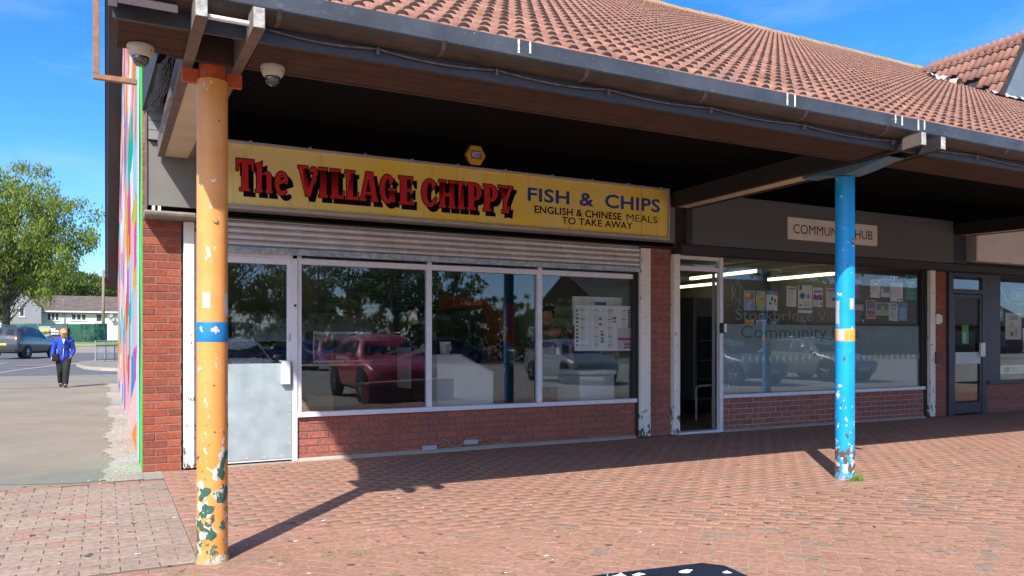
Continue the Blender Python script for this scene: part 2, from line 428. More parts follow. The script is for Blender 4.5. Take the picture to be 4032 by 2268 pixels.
pav2=MB().box(-9,XS-.003,YB,-.46,-.2,-.0036).build('block_paving',M_bed2); pav2['kind']='structure'
P2=paver_mesh('paver',.1945,.0945,M_paver2,.003)
items=[]; row=0; y=-.62
while y>YB+.08:
    x=XS-.1-(.1 if row%2 else 0)
    while x>-8.8: items.append((x,y+.012*math.sin(x*1.3+row*.05),0)); x-=.2
    y-=.1; row+=1
lay(pav2,items,P2,M_paver2,2)
HF=paver_mesh('paver',.0945,.0945,M_paver2,.003)
for r in range(1,29,2):
    o=bpy.data.objects.new('paver',HF); COL.objects.link(o); o.parent=pav2; o.location=(XS-.052,-.62-.1*r,0)
# red soldier course where the blocks meet the footpath
sc_=[]
P3=paver_mesh('paver',.192,.095,M_paver)
for i in range(44):
    o=bpy.data.objects.new('paver',P3); COL.objects.link(o); o.parent=pav2; x=.06-i*.2
    o.location=(x,-.515+.01*math.sin(i*1.7)-(.02*(i-4) if i<0 else 0),.004*((i*7)%3)/3); o.rotation_euler=(0,0,.012*math.sin(i*2.3)-.015)
# moss and grass tufts in the joints, pale flecks of grit and gum
def blades(name, spots, mat, seed, hmin=.01, hmax=.03, per=14, spread=.03, wd=.0018):
    R=np.random.RandomState(seed); V=[];F=[];i=0
    for (x,y,s) in spots:
        for _ in range(int(per*s)):
            bx=x+R.normal(0,spread*s); by=y+R.normal(0,spread*s*.7); h=R.uniform(hmin,hmax)*s; t=R.uniform(0,6.28); l=R.uniform(0,.8)*h
            ux,uy=math.cos(t),math.sin(t); w=wd*R.uniform(.7,1.5)
            V+= [(bx-uy*w,by+ux*w,-.004),(bx+uy*w,by-ux*w,-.004),(bx+ux*l*.5+uy*w*.7,by+uy*l*.5-ux*w*.7,h*.65),(bx+ux*l*.5-uy*w*.7,by+uy*l*.5+ux*w*.7,h*.65)]
            F.append((i,i+1,i+2,i+3)); i+=4
            V+= [(bx+ux*l*.5-uy*w*.7,by+uy*l*.5+ux*w*.7,h*.65),(bx+ux*l*.5+uy*w*.7,by+uy*l*.5-ux*w*.7,h*.65),(bx+ux*l*1.1,by+uy*l*1.1,h),(bx+ux*l*1.1,by+uy*l*1.1,h+.0004)]
            F.append((i,i+1,i+2,i+3)); i+=4
    me=fast_mesh(name,V,F,mat); return me
M_moss=plain('moss',(.23,.29,.05),.95,.3,30,0)
M_blade=plain('grass_blade',(.16,.27,.04),.8,.3,30,0)
o=bpy.data.objects.new('joint_moss',fast_mesh('joint_moss',MOSS_LINES[0],MOSS_LINES[1],plain('joint_moss',(.29,.28,.085),.95,.3,30,0))); COL.objects.link(o); o.parent=pav; o['kind']='stuff'
R=random.Random(11); sp=[]
for _ in range(60): sp.append((R.uniform(-.9,1.1),R.gauss(-3.62,.10),R.uniform(.3,.9)))
for _ in range(90): sp.append((R.uniform(-.5,3),R.uniform(-4.3,-3.6),R.uniform(.15,.4)))
for _ in range(18): sp.append((R.uniform(-1.6,.1),R.uniform(-3.5,-2.7),R.uniform(.2,.5)))
for _ in range(26): sp.append((-.05-abs(R.gauss(0,.12)),R.uniform(0,9),R.uniform(.5,1.6)))
o=bpy.data.objects.new('moss_tufts',blades('moss_tufts',sp,M_moss,3)); COL.objects.link(o); tag(o,'green moss and small weeds growing in the paving joints','moss',kind='stuff')
M_fleck=plain('pale_grit',(.72,.70,.64),.9,.1,20,0)
gd=MB(); R=random.Random(14)
for _ in range(330):
    x=R.uniform(-2.5,9); y=R.uniform(-4.7,-.15); s=R.uniform(.008,.024)
    gd.add([(x+s*math.cos(t)*(1+.25*math.sin(3*t+x)),y+s*math.sin(t)*(1+.2*math.sin(2*t+y)),.0019) for t in [i*math.pi/5 for i in range(10)]]+[(x,y,.0030)],[(i,(i+1)%10,10) for i in range(10)])
o=gd.build('gum_spots',plain('old_gum',(.10,.085,.075),.9,.2,20,0)); tag(o,'dark trodden gum spots scattered on the paving','gum',kind='stuff')
g=MB(); R=random.Random(12)
for _ in range(220):
    x=R.uniform(-3,9); y=R.uniform(-4.6,-.1); s=R.uniform(.004,.011)*(1.6 if R.random()<.12 else 1)
    g.add([(x+s*math.cos(t)*(1.2+.5*math.sin(3*t)),y+s*.8*math.sin(t),.0022) for t in [i*math.pi/3 for i in range(6)]]+[(x,y,.0045)],[(i,(i+1)%6,6) for i in range(6)])
o=g.build('grit_flecks',M_fleck); tag(o,'pale specks of grit and chewing gum on the paving','grit',kind='stuff')
# ------------------------------------------------------------------ shop parade
def xat(px, y):
    """x on the plane y seen at photo column px"""
    a=(px-2016)/FPX; dx=math.sin(YAW)+a*math.cos(YAW); dy=math.cos(YAW)-a*math.sin(YAW)
    return CAM.x+(y-CAM.y)/dy*dx
def m_glass(name, tint=(.9,.94,.93), base=.07, k=.9):
    n=N(name); n.n.remove(n.b)
    t=n.new('BsdfTransparent'); t.inputs[0].default_value=(*tint,1)
    g=n.new('BsdfGlossy'); g.inputs['Roughness'].default_value=.0; g.inputs['Color'].default_value=(.92,.95,1,1)
    lw=n.new('LayerWeight'); lw.inputs[0].default_value=.5
    f=n.math('ADD',n.math('MULTIPLY',n.math('POWER',lw.outputs['Facing'],4.0),k),base)
    m=n.new('MixShader'); n.L(f,m.inputs[0]); n.L(t.outputs[0],m.inputs[1]); n.L(g.outputs[0],m.inputs[2]); n.L(m.outputs[0],n.out.inputs[0])
    return n.mat
M_glass=m_glass('window_glass',tint=(.95,.97,.96),base=.055,k=.8)
M_alu=plain('white_aluminium',(.74,.76,.82),.38,.05,12,.05,spec=.5)
M_galv=plain('galvanised_sheet',(.40,.48,.51),.42,.12,7,.06,metal=.25,dirt=(.36,.42,.43))
M_slat=plain('shutter_steel',(.70,.71,.72),.36,.10,14,.06,metal=.35,dirt=(.36,.35,.34))
M_rail=plain('shutter_rail_galvanised',(.50,.58,.64),.42,.3,22,.1,metal=.5,dirt=(.25,.24,.24))
M_bulk=plain('bulkhead_grey',(.185,.18,.165),.6,.07,5,.05,dirt=(.13,.125,.12))
M_bulkhub=plain('bulkhead_hub',(.105,.118,.118),.6,.05,4,.05,dirt=(.12,.12,.11))
M_dark=plain('black_timber',(.035,.032,.034),.7,.15,9,.15)
M_navy=plain('navy_frame',(.05,.052,.075),.42,.1,9,.05)
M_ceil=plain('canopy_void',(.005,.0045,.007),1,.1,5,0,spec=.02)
M_soff=plain('soffit_boards',(.072,.045,.036),.85,.2,7,.25,spec=.12,dirt=(.05,.032,.027))
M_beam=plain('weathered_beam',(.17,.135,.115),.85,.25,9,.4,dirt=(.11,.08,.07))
M_beamend=plain('silvered_end_grain',(.52,.50,.47),.9,.35,34,.8,dirt=(.16,.14,.12))
M_barge=plain('bargeboard_brown',(.075,.055,.052),.5,.1,6,.1)
M_roomdark=plain('interior_wall_teal',(.28,.36,.36),.8,.08,3,0)
M_roomgrey=plain('interior_wall_grey',(.24,.22,.19),.8,.06,3,0)
M_floorin=plain('interior_floor',(.16,.14,.13),.5,.1,3,0)
M_ply=plain('plywood_lining',(.62,.52,.34),.45,.1,4,.1,dirt=(.40,.32,.2))
def m_gutter():
    n=N('gutter_slate'); v=n.coords('World',(1,1,1)); a=n.noise(v,3,6,.65); b=n.noise(n.coords('World',(14,3,30)),1,4); d=n.noise(v,70,3)
    c=n.mix(n.ramp(a,[(.35,0),(.7,1)]),(.036,.042,.053),(.065,.075,.092))
    c=n.mix(n.ramp(b,[(.62,0),(.78,.55)]),c,(.13,.14,.14)); c=n.mix(n.ramp(d,[(.68,0),(.75,.9)]),c,(.5,.5,.5))
    z=n.sep(n.coords('World'))[2]; low=n.math('MULTIPLY',n.ramp(z,[(.0,1),(.01,0)]),0)
    n.set(col=c,rough=.5,spec=.4); n.bump(a,.2,.004); return n.mat
M_gutter=m_gutter()
def m_channel():
    """white painted steel with rust and dark chips, thicker near the ground"""
    n=N('chipped_white_steel'); v=n.coords('World',(1,1,.6)); z=n.sep(n.coords('World'))[2]
    a=n.noise(v,13,6,.62); s=n.noise(v,3,4)
    low=n.math('MULTIPLY',n.ramp(z,[(.05,1),(.5,0)]),.13)
    k=n.ramp(n.math('ADD',a,low),[(.625,0),(.64,1)])
    c=n.mix(n.ramp(s,[(.4,0),(.8,.5)]),(.82,.79,.72),(.66,.61,.54))
    c=n.mix(k,c,n.mix(n.noise(v,30,3),(.10,.055,.035),(.16,.15,.14)))
    n.set(col=c,rough=.55,spec=.4); n.bump(k,.3,.002); return n.mat
M_chan=m_channel()
def m_mural():
    n=N('gable_mural'); w=n.coords('World'); sx=n.sep(w); y=sx[1]; z=sx[2]
    pal=[tuple(max(0,v*.68-.03) for v in c) for c in [(.75,.36,.33),(.80,.52,.50),(.80,.80,.78),(.72,.12,.12),(.80,.48,.50),(.06,.36,.70),(.80,.62,.55),(.70,.56,.05),(.78,.36,.32),(.06,.48,.34),(.76,.56,.70),(.35,.62,.78),(.82,.80,.78),(.68,.14,.36),(.74,.30,.06),(.80,.50,.48)]]
    vo=n.new('TexVoronoi'); vo.distance='CHEBYCHEV'; vo.inputs['Scale'].default_value=1; vo.inputs['Randomness'].default_value=.85
    m=n.new('Mapping'); m.inputs['Scale'].default_value=(0,.95,1.5); m.inputs['Rotation'].default_value=(.12,0,0); n.L(w,m.inputs[0]); n.L(m.outputs[0],vo.inputs['Vector'])
    h=n.sep(vo.outputs['Color'])[0]
    c=n.ramp(h,[(i/len(pal),p) for i,p in enumerate(pal)],const=True)
    # large diagonal fields of pink, orange and blue low down
    tri=n.math('PINGPONG',n.math('ADD',n.math('MULTIPLY',z,.55),.3),.5)
    e=n.math('SUBTRACT',y,n.math('MULTIPLY',tri,.9))
    c=n.mix(n.math('LESS_THAN',z,n.math('ADD',n.math('MULTIPLY',y,-.2),1.15)),c,(.66,.36,.32))
    c=n.mix(n.math('LESS_THAN',z,n.math('ADD',n.math('MULTIPLY',y,-.18),.62)),c,(.74,.20,.04))
    # black, white, blue and green edging next to the corner
    c=n.mix(n.math('LESS_THAN',y,1.35),c,(.22,.52,.70))
    c=n.mix(n.math('LESS_THAN',y,.98),c,(.66,.66,.64))
    c=n.mix(n.math('LESS_THAN',y,.78),c,(.09,.09,.10))
    g=n.math('LESS_THAN',e,.22); c=n.mix(g,c,(.06,.55,.08))
    n.set(col=c,rough=.95,spec=.03); n.bump(n.noise(w,22,3),.15,.004); return n.mat
M_mural=m_mural()
shop=thing('shop_parade','long low brick shop parade with red tiled roof and canopy','building',(0,0,0))
# ---- bricks
BRICK_N=[0]
def brick_proto(mat): return MB().cbox(-.1075,.1075,-.02,.02,-.0325,.0325,.003).mesh('brick',mat)
PB={}
def brick_wall(name, x0, x1, z0, z1, y, mat, mort, parent, pattern='stretcher', single=True, thick=.2, course=.075, label=None):
    """wall face on plane y looking -y: mortar core recessed behind single bricks"""
    w=MB().box(x0,x1,y+.0035,y+thick,z0,z1).build(name,mort,parent)
    if label: w['label']=label
    if mat.name not in PB: PB[mat.name]=brick_proto(mat)
    me=PB[mat.name]; R=random.Random(int(x0*1000)+3); rest=MB(); nrest=0
    nc=int(round((z1-z0)/course)); ch=(z1-z0)/nc
    for c in range(nc):
        zc=z0+(c+.5)*ch; spans=[]
        if pattern=='pier':
            wd=x1-x0; a=.215*wd/.34; b=.105*wd/.34
            spans=[(x0+.004,x0+a),(x0+a+.011,x1-.003)] if c%2 else [(x0+.004,x0+b),(x0+b+.011,x0+b+.011+a),]
            if not c%2 and x1-(x0+b+.011+a)>.02: spans.append((x0+b+.022+a,x1-.003))
        else:
            x=x0-(.1125 if c%2 else 0)
            while x<x1:
                s=(max(x,x0)+.002,min(x+.215,x1-.002))
                if s[1]-s[0]>.025: spans.append(s)
                x+=.225
        for a,b in spans:
            yy=y+R.gauss(0,.0012); h=ch-.011+R.gauss(0,.0012)
            if single and BRICK_N[0]<300:
                BRICK_N[0]+=1
                o=bpy.data.objects.new('brick',me); COL.objects.link(o); o.parent=w; o.location=((a+b)/2,yy+.0185,zc+R.gauss(0,.0007)); o.scale=((b-a)/.215,1,h/.065)
                o.rotation_euler=(R.gauss(0,.006),R.gauss(0,.004),R.gauss(0,.006))
            else:
                rest.cbox(a,b,yy-.0015,yy+.035,zc-h/2,zc+h/2,.003); nrest+=1
    if nrest:
        r=rest.build('remaining_bricks',mat,w); r['kind']='stuff'
    return w
brick_wall('brick_pier',0,.345,0,3.15,0,M_brick,M_mortar_lt,shop,'pier',label='sunlit orange-red brick corner pier beside the mural')
brick_wall('stall_riser',1.458,5.765,.0,.458,0,M_brick_dark,M_mortar,shop,course=.0763)
brick_wall('brick_pier',5.985,6.345,0,2.48,.0,M_brick_dull,M_mortar,shop,'pier')
brick_wall('stall_riser',7.25,11.56,.0,.46,.0,M_brick_dull,plain('mortar_repointed',(.46,.37,.33),.95,.2,40,.4),shop,course=.0767)
brick_wall('brick_pier',11.76,12.14,0,2.52,.0,M_brick_dark,M_mortar,shop,'pier')
brick_wall('stall_riser',13.25,19,.0,.5,.0,M_brick_dull,M_mortar,shop,single=False)
MB().prism([(-.05,0),(-.05,.012),(-.004,.035),(.0,.035),(.0,0)],'x',1.458,5.765).build('mortar_fillet',M_conc,shop)
MB().prism([(-.05,0),(-.05,.010),(-.004,.03),(.0,.03),(.0,0)],'x',7.25,11.56).build('mortar_fillet',M_conc,shop)
# ---- gable with mural
gable=MB().prism([(.006,0),(17,0),(17,3.1),(6.4,9.02),(.006,5.34)],'x',-.003,-.0005)
gable.build('gable_wall',M_mural,shop)['label']='painted gable wall of pink, white, blue and yellow patches'
MB().prism([(.006,0),(17,0),(17,3.1),(6.4,8.98),(.006,5.30)],'x',0.0,.2).build('gable_core',M_brick_dull,shop)
MB().prism([(-4.0,3.0),(-.01,3.45),(-.01,5.3)],'x',.0,.05).build('gable_panel',M_dark,shop)
MB().box(.2,24,16.8,17,0,3.1).box(23.8,24,.2,16.8,0,3.1).build('rear_wall',M_brick_dull,shop)
# ---- roof
K=.577; P_=math.atan(K); CS,SN=math.cos(P_),math.sin(P_)
M_tile=m_pieces('clay_tile',[(.28,.112,.073),(.325,.135,.09),(.245,.098,.066),(.355,.16,.112),(.30,.12,.078),(.265,.118,.085)],(.18,.094,.068),scale=30,rough=.92,gr=(.40,.78),blotch=1.6,odd=(.95,(.22,.11,.085)),pale=.10)
M_moss_shade_end=plain('mossy_shaded_tile_end',(.055,.03,.022),.95,.35,30,.5)  # brown moss tone, darkened to paint in the shade of the hollow roll ends
M_lichen=m_pieces('lichen_ridge',[(.34,.18,.11),(.32,.155,.10),(.38,.22,.12)],(.36,.24,.10),scale=18,rough=.95,gr=(.35,.6),blotch=3)
roof=MB().prism([(-4.16,2.945),(6.4,2.945+10.56*K),(6.4,2.84+10.56*K),(-4.06,2.90)],'x',-.26,24)
roof.prism([(6.4,2.98+10.56*K),(17.2,2.9),(17.2,2.78),(6.4,2.86+10.56*K)],'x',-.26,24)
roof=roof.build('roof',M_dark,shop)
def tile_mesh(name, w=.26, l=.335, hr=.034, lift=.026):
    prof=[]
    for c0 in (.062,.192):
        c0*=w/.26; r=.043*w/.26
        prof.append((c0-r-.012*w/.26,0.0))
        for t in (180,150,120,90,60,30,0):
            prof.append((c0+r*math.cos(rad(t)),hr*math.sin(rad(t))))
        prof.append((c0+r+.012*w/.26,0.0))
    prof=[(0,0.)]+prof[0:]+[(w,0.)]
    n=len(prof); V=[];F=[];MI=[]
    for x,h in prof: V.append((x,0,h+lift))
    for x,h in prof: V.append((x,l,h))
    for x,h in prof: V.append((x,.004,-.006))
    for i in range(n-1):
        F.append((i,i+1,n+i+1,n+i)); MI.append(0)
        F.append((2*n+i,2*n+i+1,i+1,i)); MI.append(1)
    V+= [(0,0,lift),(0,l,0),(0,0,-.006),(0,l,-.02)]
    k=3*n; F.append((k+2,k,k+1,k+3)); MI.append(0)
    return fast_mesh(name,V,F,[M_tile,M_moss_shade_end],MI)
TILE=tile_mesh('tile')
GA=.25/CS
def rp(x,s,h=0): return Vector((x,-4.2+.06+s*CS-h*SN, 2.972+s*SN+h*CS))
ROT=Matrix.Rotation(P_,3,'X')
def place_tiles(parent, spots, M3, me, nsingle, mats, seed, scale=1):
    R=random.Random(seed); vis=[];rest=[]
    for p in spots:
        dx,dy,dz=p.x-CAM.x,p.y-CAM.y,p.z-CAM.z; Z=dx*math.sin(YAW)+dy*math.cos(YAW); X=dx*math.cos(YAW)-dy*math.sin(YAW)
        px=2016+FPX*X/Z; py=1340-FPX*dz/Z
        (vis if (-60<px<4060 and py>-30) else rest).append((Z,p))
    vis.sort(key=lambda a:a[0]); single=[a[1] for a in vis[:nsingle]]; rest=[a[1] for a in vis[nsingle:]]+[a[1] for a in rest]
    q=M3.to_quaternion()
    def jm(): return M3@Matrix.Rotation(R.gauss(0,.006),3,'X')@Matrix.Rotation(R.gauss(0,.006),3,'Z')@Matrix.Rotation(R.gauss(0,.008),3,'Y')
    for p in single:
        o=bpy.data.objects.new('tile',me); COL.objects.link(o); o.parent=parent; o.location=p; o.rotation_euler=jm().to_euler()
    if rest:
        pv=np.array([v.co[:] for v in me.vertices]); pf=np.array([list(a.vertices) for a in me.polygons]); mi=np.array([a.material_index for a in me.polygons]); n=len(pv)
        V=[];F=[]
        for i,p in enumerate(rest):
            A=np.array(jm()); V.append(pv@A.T+np.array(p)); F.append(pf+i*n)
        o=bpy.data.objects.new('remaining_tiles',fast_mesh('remaining_tiles',np.concatenate(V),np.concatenate(F),mats,np.tile(mi,len(rest)))); COL.objects.link(o); o.parent=parent; o['kind']='stuff'
DX,DZ,DY0=18.33,8.18,2.236; DHW=.96                      # dormer ridge and half width
spots=[]
for c in range(42):
    for i in range(93):
        x=-.27+i*.26; p=rp(x,c*GA,.012)
        if p.y>DY0+.05 and abs(x+.13-DX)<DHW-.15 and p.z<DZ-.2: 
            if p.z < 6.73+ (DHW-abs(x+.13-DX))*1.51-.3: continue
        spots.append(p)
place_tiles(roof,spots,ROT,TILE,270,[M_tile,M_moss_shade_end],21)
R=random.Random(4)
RT=MB()
for t in range(9):
    a=rad(-15+t*210/8); b=rad(-15+(t)*210/8)
    RT.v += [(0,.13*math.cos(a),.13*math.sin(a)),(.44,.115*math.cos(a),.115*math.sin(a)),(0,.113*math.cos(a),.113*math.sin(a))]
for t in range(8): RT.f += [(t*3,t*3+3,t*3+4,t*3+1),(t*3,t*3+2,t*3+5,t*3+3)]; RT.m+=[0,0]
RTm=RT.mesh('ridge_tile',M_lichen)
for i in range(57):
    o=bpy.data.objects.new('ridge_tile',RTm); COL.objects.link(o); o.parent=roof; o.location=(-.28+i*.42,6.4,9.06+R.gauss(0,.006)); o.rotation_euler=(0,R.gauss(0,.012),R.gauss(0,.01))
RTd=RTm.copy(); RTd.materials.clear(); RTd.materials.append(M_tile)
# bargeboard seen edge-on along the left verge
def barge(n,x0,x1,dz0,dz1,mat):
    m=MB()
    for (ya,za),(yb,zb) in (((-4.2,3.02),(6.4,9.13)),((6.4,9.13),(17.25,2.95))):
        m.add([(x,y,z+d) for x in (x0,x1) for (y,z) in ((ya,za),(yb,zb)) for d in (dz0,dz1)],[(0,1,3,2),(4,6,7,5),(0,2,6,4),(1,5,7,3),(0,4,5,1),(2,3,7,6)])
    return m.build(n,mat,shop)
barge('bargeboard',-.30,-.262,-.22,.02,M_barge)
barge('bargeboard_trim',-.325,-.301,-.06,.05,M_dark)
barge('verge_soffit',-.26,-.004,-.2,-.17,M_barge)
# ---- dormer
dm=MB().prism([(DX-DHW,6.73),(DX+DHW,6.73),(DX,DZ)],'y',DY0+.05,4.7)
dormer=dm.build('dormer',M_dark,shop); dormer['label']='small tiled dormer with a grey triangular front'
MB().prism([(DX-DHW+.1,6.80),(DX+DHW-.1,6.80),(DX,DZ-.17)],'y',DY0+.02,DY0+.045).build('gable_panel',plain('dormer_panel',(.16,.19,.21),.3,.12,3,.05),dormer)
for sgn in (-1,1):
    a=Vector((DX+sgn*(DHW+.05),6.66)); b=Vector((DX,DZ+.02)); d=(b-a).normalized(); nn=Vector((-d.y,d.x))*(.055 if sgn<0 else -.055)
    MB().prism([tuple(a),tuple(b),tuple(b-nn*1.6),tuple(a-nn*1.6)],'y',DY0-.06,DY0+.015).build('bargeboard',M_dark,dormer)
MB().prism([(DX-DHW+.05,6.70),(DX+DHW-.05,6.70),(DX+DHW-.05,6.79),(DX-DHW+.05,6.79)],'y',DY0-.03,DY0+.018).build('sill',M_dark,dormer)
sl=math.atan2(DZ-6.73,DHW); SL=math.hypot(DZ-6.73,DHW)
# left slope tiles: x axis of tile runs along -y (seen from the left), up-slope towards the ridge
M3=Matrix(((0,math.cos(sl),-math.sin(sl)),(-1,0,0),(0,math.sin(sl),math.cos(sl))))
TILE2=tile_mesh('tile',.34,.46,.045,.034)
spots=[]
for c in range(5):
    for i in range(9):
        s=c*.37-.03; px=DX-DHW+s*math.cos(sl); pz=6.73+s*math.sin(sl); yy=DY0-.04+(i+1)*.34
        ym=(pz-3.0)/K-4.2
        if yy-.30>ym+.15: continue
        spots.append(Vector((px-.02,yy,pz+.02)))
place_tiles(dormer,spots,M3,TILE2,60,[M_tile,M_moss_shade_end],31)
for i in range(7):
    o=bpy.data.objects.new('ridge_tile',RTd); COL.objects.link(o); o.parent=dormer; o.location=(DX,DY0-.06+(i)*.4,DZ-.03); o.rotation_euler=(0,0,math.pi/2)
# torn lead flashing at the foot of the dormer
def crumple(name, p0, u, v, nu, nv, amp, mat, parent, seed):
    R=np.random.RandomState(seed); V=[];F=[]; n=u.cross(v).normalized()
    for j in range(nv+1):
        for i in range(nu+1):
            V.append(p0+u*(i/nu)+v*(j/nv)*(1+.3*R.rand())+n*(.012+amp*R.rand()))
    for j in range(nv):
        for i in range(nu): a=j*(nu+1)+i; F.append((a,a+1,a+nu+2,a+nu+1))
    o=bpy.data.objects.new(name,fast_mesh(name,V,F,mat)); return link(o,parent)
M_lead=plain('torn_flashing',(.62,.64,.66),.4,.2,12,.3,metal=.3)
sv=Vector((0,CS,SN))
crumple('flashing',rp(DX-DHW-.35,(DY0-.2+4.2)/CS,.05),Vector((2.4,0,0)),sv*.28,22,4,.09,M_lead,dormer,3)
crumple('flashing',rp(15.5,(2.55+4.2)/CS,.05),Vector((.75,0,0)),sv*.2,9,3,.12,M_lead,dormer,4)
MB().lathe([(.13,-.05),(.145,.0),(.15,.12),(.125,.12),(.12,-.02)],tuple(rp(16.55,(2.62+4.2)/CS,.06)),20,'y').build('pipe_collar',plain('clay_pipe',(.45,.36,.27),.8,.2,8,.2),dormer)
# ---- gutter, fascia, soffit
GX0,GX1=-.28,24
gp=[(-4.2,3.022),(-4.2,2.928),(-4.194,2.92),(-4.185,2.928),(-4.185,3.022)]
gu=[(-4.1935,2.9195),(-4.17,2.897),(-4.13,2.882),(-4.068,2.88),(-4.066,2.99),(-4.074,2.99),(-4.08,2.892),(-4.13,2.894),(-4.16,2.906),(-4.186,2.927)]
gut=MB().prism(gp,'x',GX0,GX1).build('gutter',M_gutter,shop)
MB().prism(gu,'x',GX0,GX1).build('gutter_trough',plain('gutter_grime',(.055,.042,.034),.8,.35,9,.4,dirt=(.11,.085,.06)),gut)
MB().box(GX0-.02,GX0,-4.205,-4.06,2.88,3.025).build('gutter_end',M_gutter,gut)
M_seal=plain('white_sealant',(.80,.80,.78),.6,.15,60,.3)
R=random.Random(8)
for px in (2043,2088,3101,3131,3527,3553,3617,3641):
    x=xat(px,-4.203); z0=2.945+R.uniform(-.01,.015); m=MB()
    n=6; w=[R.uniform(.0035,.0075) for _ in range(n+1)]
    for k in range(n): m.add([(x-w[k],-4.2035,z0+(3.02-z0)*k/n),(x+w[k],-4.2035,z0+(3.02-z0)*k/n),(x+w[k+1],-4.2035,z0+(3.02-z0)*(k+1)/n),(x-w[k+1],-4.2035,z0+(3.02-z0)*(k+1)/n),(x-w[k],-4.198,z0+(3.02-z0)*k/n),(x+w[k],-4.198,z0+(3.02-z0)*k/n),(x+w[k+1],-4.198,z0+(3.02-z0)*(k+1)/n),(x-w[k+1],-4.198,z0+(3.02-z0)*(k+1)/n)],[(0,1,2,3),(0,4,5,1),(1,5,6,2),(2,6,7,3),(3,7,4,0)])
    m.build('sealant_streak',M_seal,gut)
M_brk=plain('bracket_rusty',(.10,.09,.08),.7,.3,30,.3,dirt=(.15,.08,.05))
for px in (1095,1740,2300,2765,3160,3480,3700,3950):
    x=xat(px,-4.15)
    MB().prism([(-4.206,2.93),(-4.17,2.888),(-4.13,2.876),(-4.07,2.880),(-4.07,2.884),(-4.13,2.8805),(-4.167,2.892),(-4.2015,2.932)],'x',x-.012,x+.012).build('gutter_bracket',M_brk,gut)
MB().box(GX0,GX1,-4.064,-4.04,2.80,2.975).build('fascia_board',plain('fascia_dark',(.05,.052,.062),.55,.12,7,.1),shop)
yb=-4.036
for i in range(5):
    MB().cbox(GX0+.02,.07,yb+.001,yb+.086,2.815+.002*(i%2),2.832,.003).build('soffit_board',M_soff,shop)
    MB().cbox(.40,5.5,yb+.001,yb+.086,2.815+.002*((i+1)%2),2.832,.003).build('soffit_board',M_soff,shop)
    MB().cbox(5.84,10.93,yb+.001,yb+.086,2.815+.002*(i%2),2.832,.003).build('soffit_board',M_soff,shop)
    yb+=.0885
MB().box(11.28,24,-4.03,-3.59,2.815,2.83).build('soffit_board',M_soff,shop)
MB().box(-.0,24,-3.59,-3.555,2.815,2.96).build('soffit_trim',M_soff,shop)
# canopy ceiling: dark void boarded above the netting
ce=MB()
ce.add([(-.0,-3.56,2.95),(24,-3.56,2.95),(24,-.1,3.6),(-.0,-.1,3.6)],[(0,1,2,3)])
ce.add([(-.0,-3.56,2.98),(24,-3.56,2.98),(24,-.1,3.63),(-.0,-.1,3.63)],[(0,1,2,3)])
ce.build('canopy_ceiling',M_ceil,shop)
# portals: paired timber beams either side of each post with a lining board between them; the inner bays run askew
PX=(.233,5.668,11.5,17.3); PY=(-3.476,-3.316,-3.3,-3.3); SKEW=(.015,.215,.22,.22)
def sl_z(y): return 2.775+.05*(y+4.27)
def skewed(m,xc,yc,sk): m.v=[(x+xc+sk*(y-yc),y,z) for x,y,z in m.v]; return m
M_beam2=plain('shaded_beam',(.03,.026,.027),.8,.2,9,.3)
for ip,(xc,yc,sk) in enumerate(zip(PX,PY,SKEW)):
    for sg in (-1,1):
        xa,xb=sorted((sg*.103,sg*.160)); ye=-4.33+(.02 if sg>0 else 0)
        pl=[(ye,sl_z(ye)),(-.24,sl_z(-.24)),(-.24,sl_z(-.24)+.19),(-3.6,sl_z(-3.6)+.18),(-3.75,sl_z(-3.75)+.115),(ye,sl_z(ye)+.105)]
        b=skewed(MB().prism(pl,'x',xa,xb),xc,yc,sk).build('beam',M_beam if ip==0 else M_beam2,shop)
        skewed(MB().cbox(xa+.002,xb-.002,ye-.006,ye-.0005,sl_z(ye)+.003,sl_z(ye)+.10,.002),xc,yc,sk).build('end_grain',M_beamend,b)
        if ip: skewed(MB().cbox(xa-.001 if sg<0 else xb,xa if sg<0 else xb+.001,ye+.001,ye+.19,sl_z(ye)+.005,sl_z(ye)+.10,.0003),xc,yc,sk).build('bare_end',M_beam,b)
    skewed(MB().prism([(-3.05,sl_z(-3.05)+.008),(-.25,sl_z(-.25)+.008),(-.25,sl_z(-.25)+.02),(-3.05,sl_z(-3.05)+.02)],'x',-.102,.102),xc,yc,sk).build('lining_board',M_ply,shop)
MB().tube((.13,-4.17,2.842),(.336,-4.17,2.842),.013,.013,12).build('tie_rod',plain('white_pipe',(.74,.72,.68),.5,.2,40,.2),shop)
# ---- bulkheads over the shop fronts
bk=MB().box(.035,6.25,-.2,-.01,2.525,3.12).build('bulkhead',M_bulk,shop)
for i in range(4): MB().cbox(.045,.46,-.245+.004*i,-.2,3.13+i*.09,3.215+i*.09,.003).build('cladding_board',plain('cladding_grey',(.22,.23,.22),.55,.06,6,.05),bk)
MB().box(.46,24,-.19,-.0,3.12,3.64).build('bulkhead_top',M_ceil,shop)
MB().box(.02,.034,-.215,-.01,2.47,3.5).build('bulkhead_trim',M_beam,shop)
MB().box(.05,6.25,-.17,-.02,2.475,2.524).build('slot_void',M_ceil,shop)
for x in (.075,.125): MB().box(x,x+.026,-.2,-.172,2.476,2.523).build('packer',M_white,shop)
MB().prism([(-.27,2.468),(-.272,2.45),(-.262,2.43),(-.235,2.415),(-.02,2.415),(-.02,2.472),(-.24,2.474)],'x',.01,.56).build('drip_moulding',plain('moulding_grey',(.26,.235,.20),.7,.2,12,.3),shop)
MB().box(.56,6.3,-.15,-.0,2.465,2.474).box(.56,6.3,-.15,-.13,2.474,2.53).build('shutter_box',M_dark,shop)
bh=MB().box(6.36,24,-.11,-.005,2.40,3.2).build('bulkhead',M_dark,shop)
MB().cbox(6.50,11.93,-.26,-.112,2.52,3.2,.004).build('panel',M_bulkhub,bh)
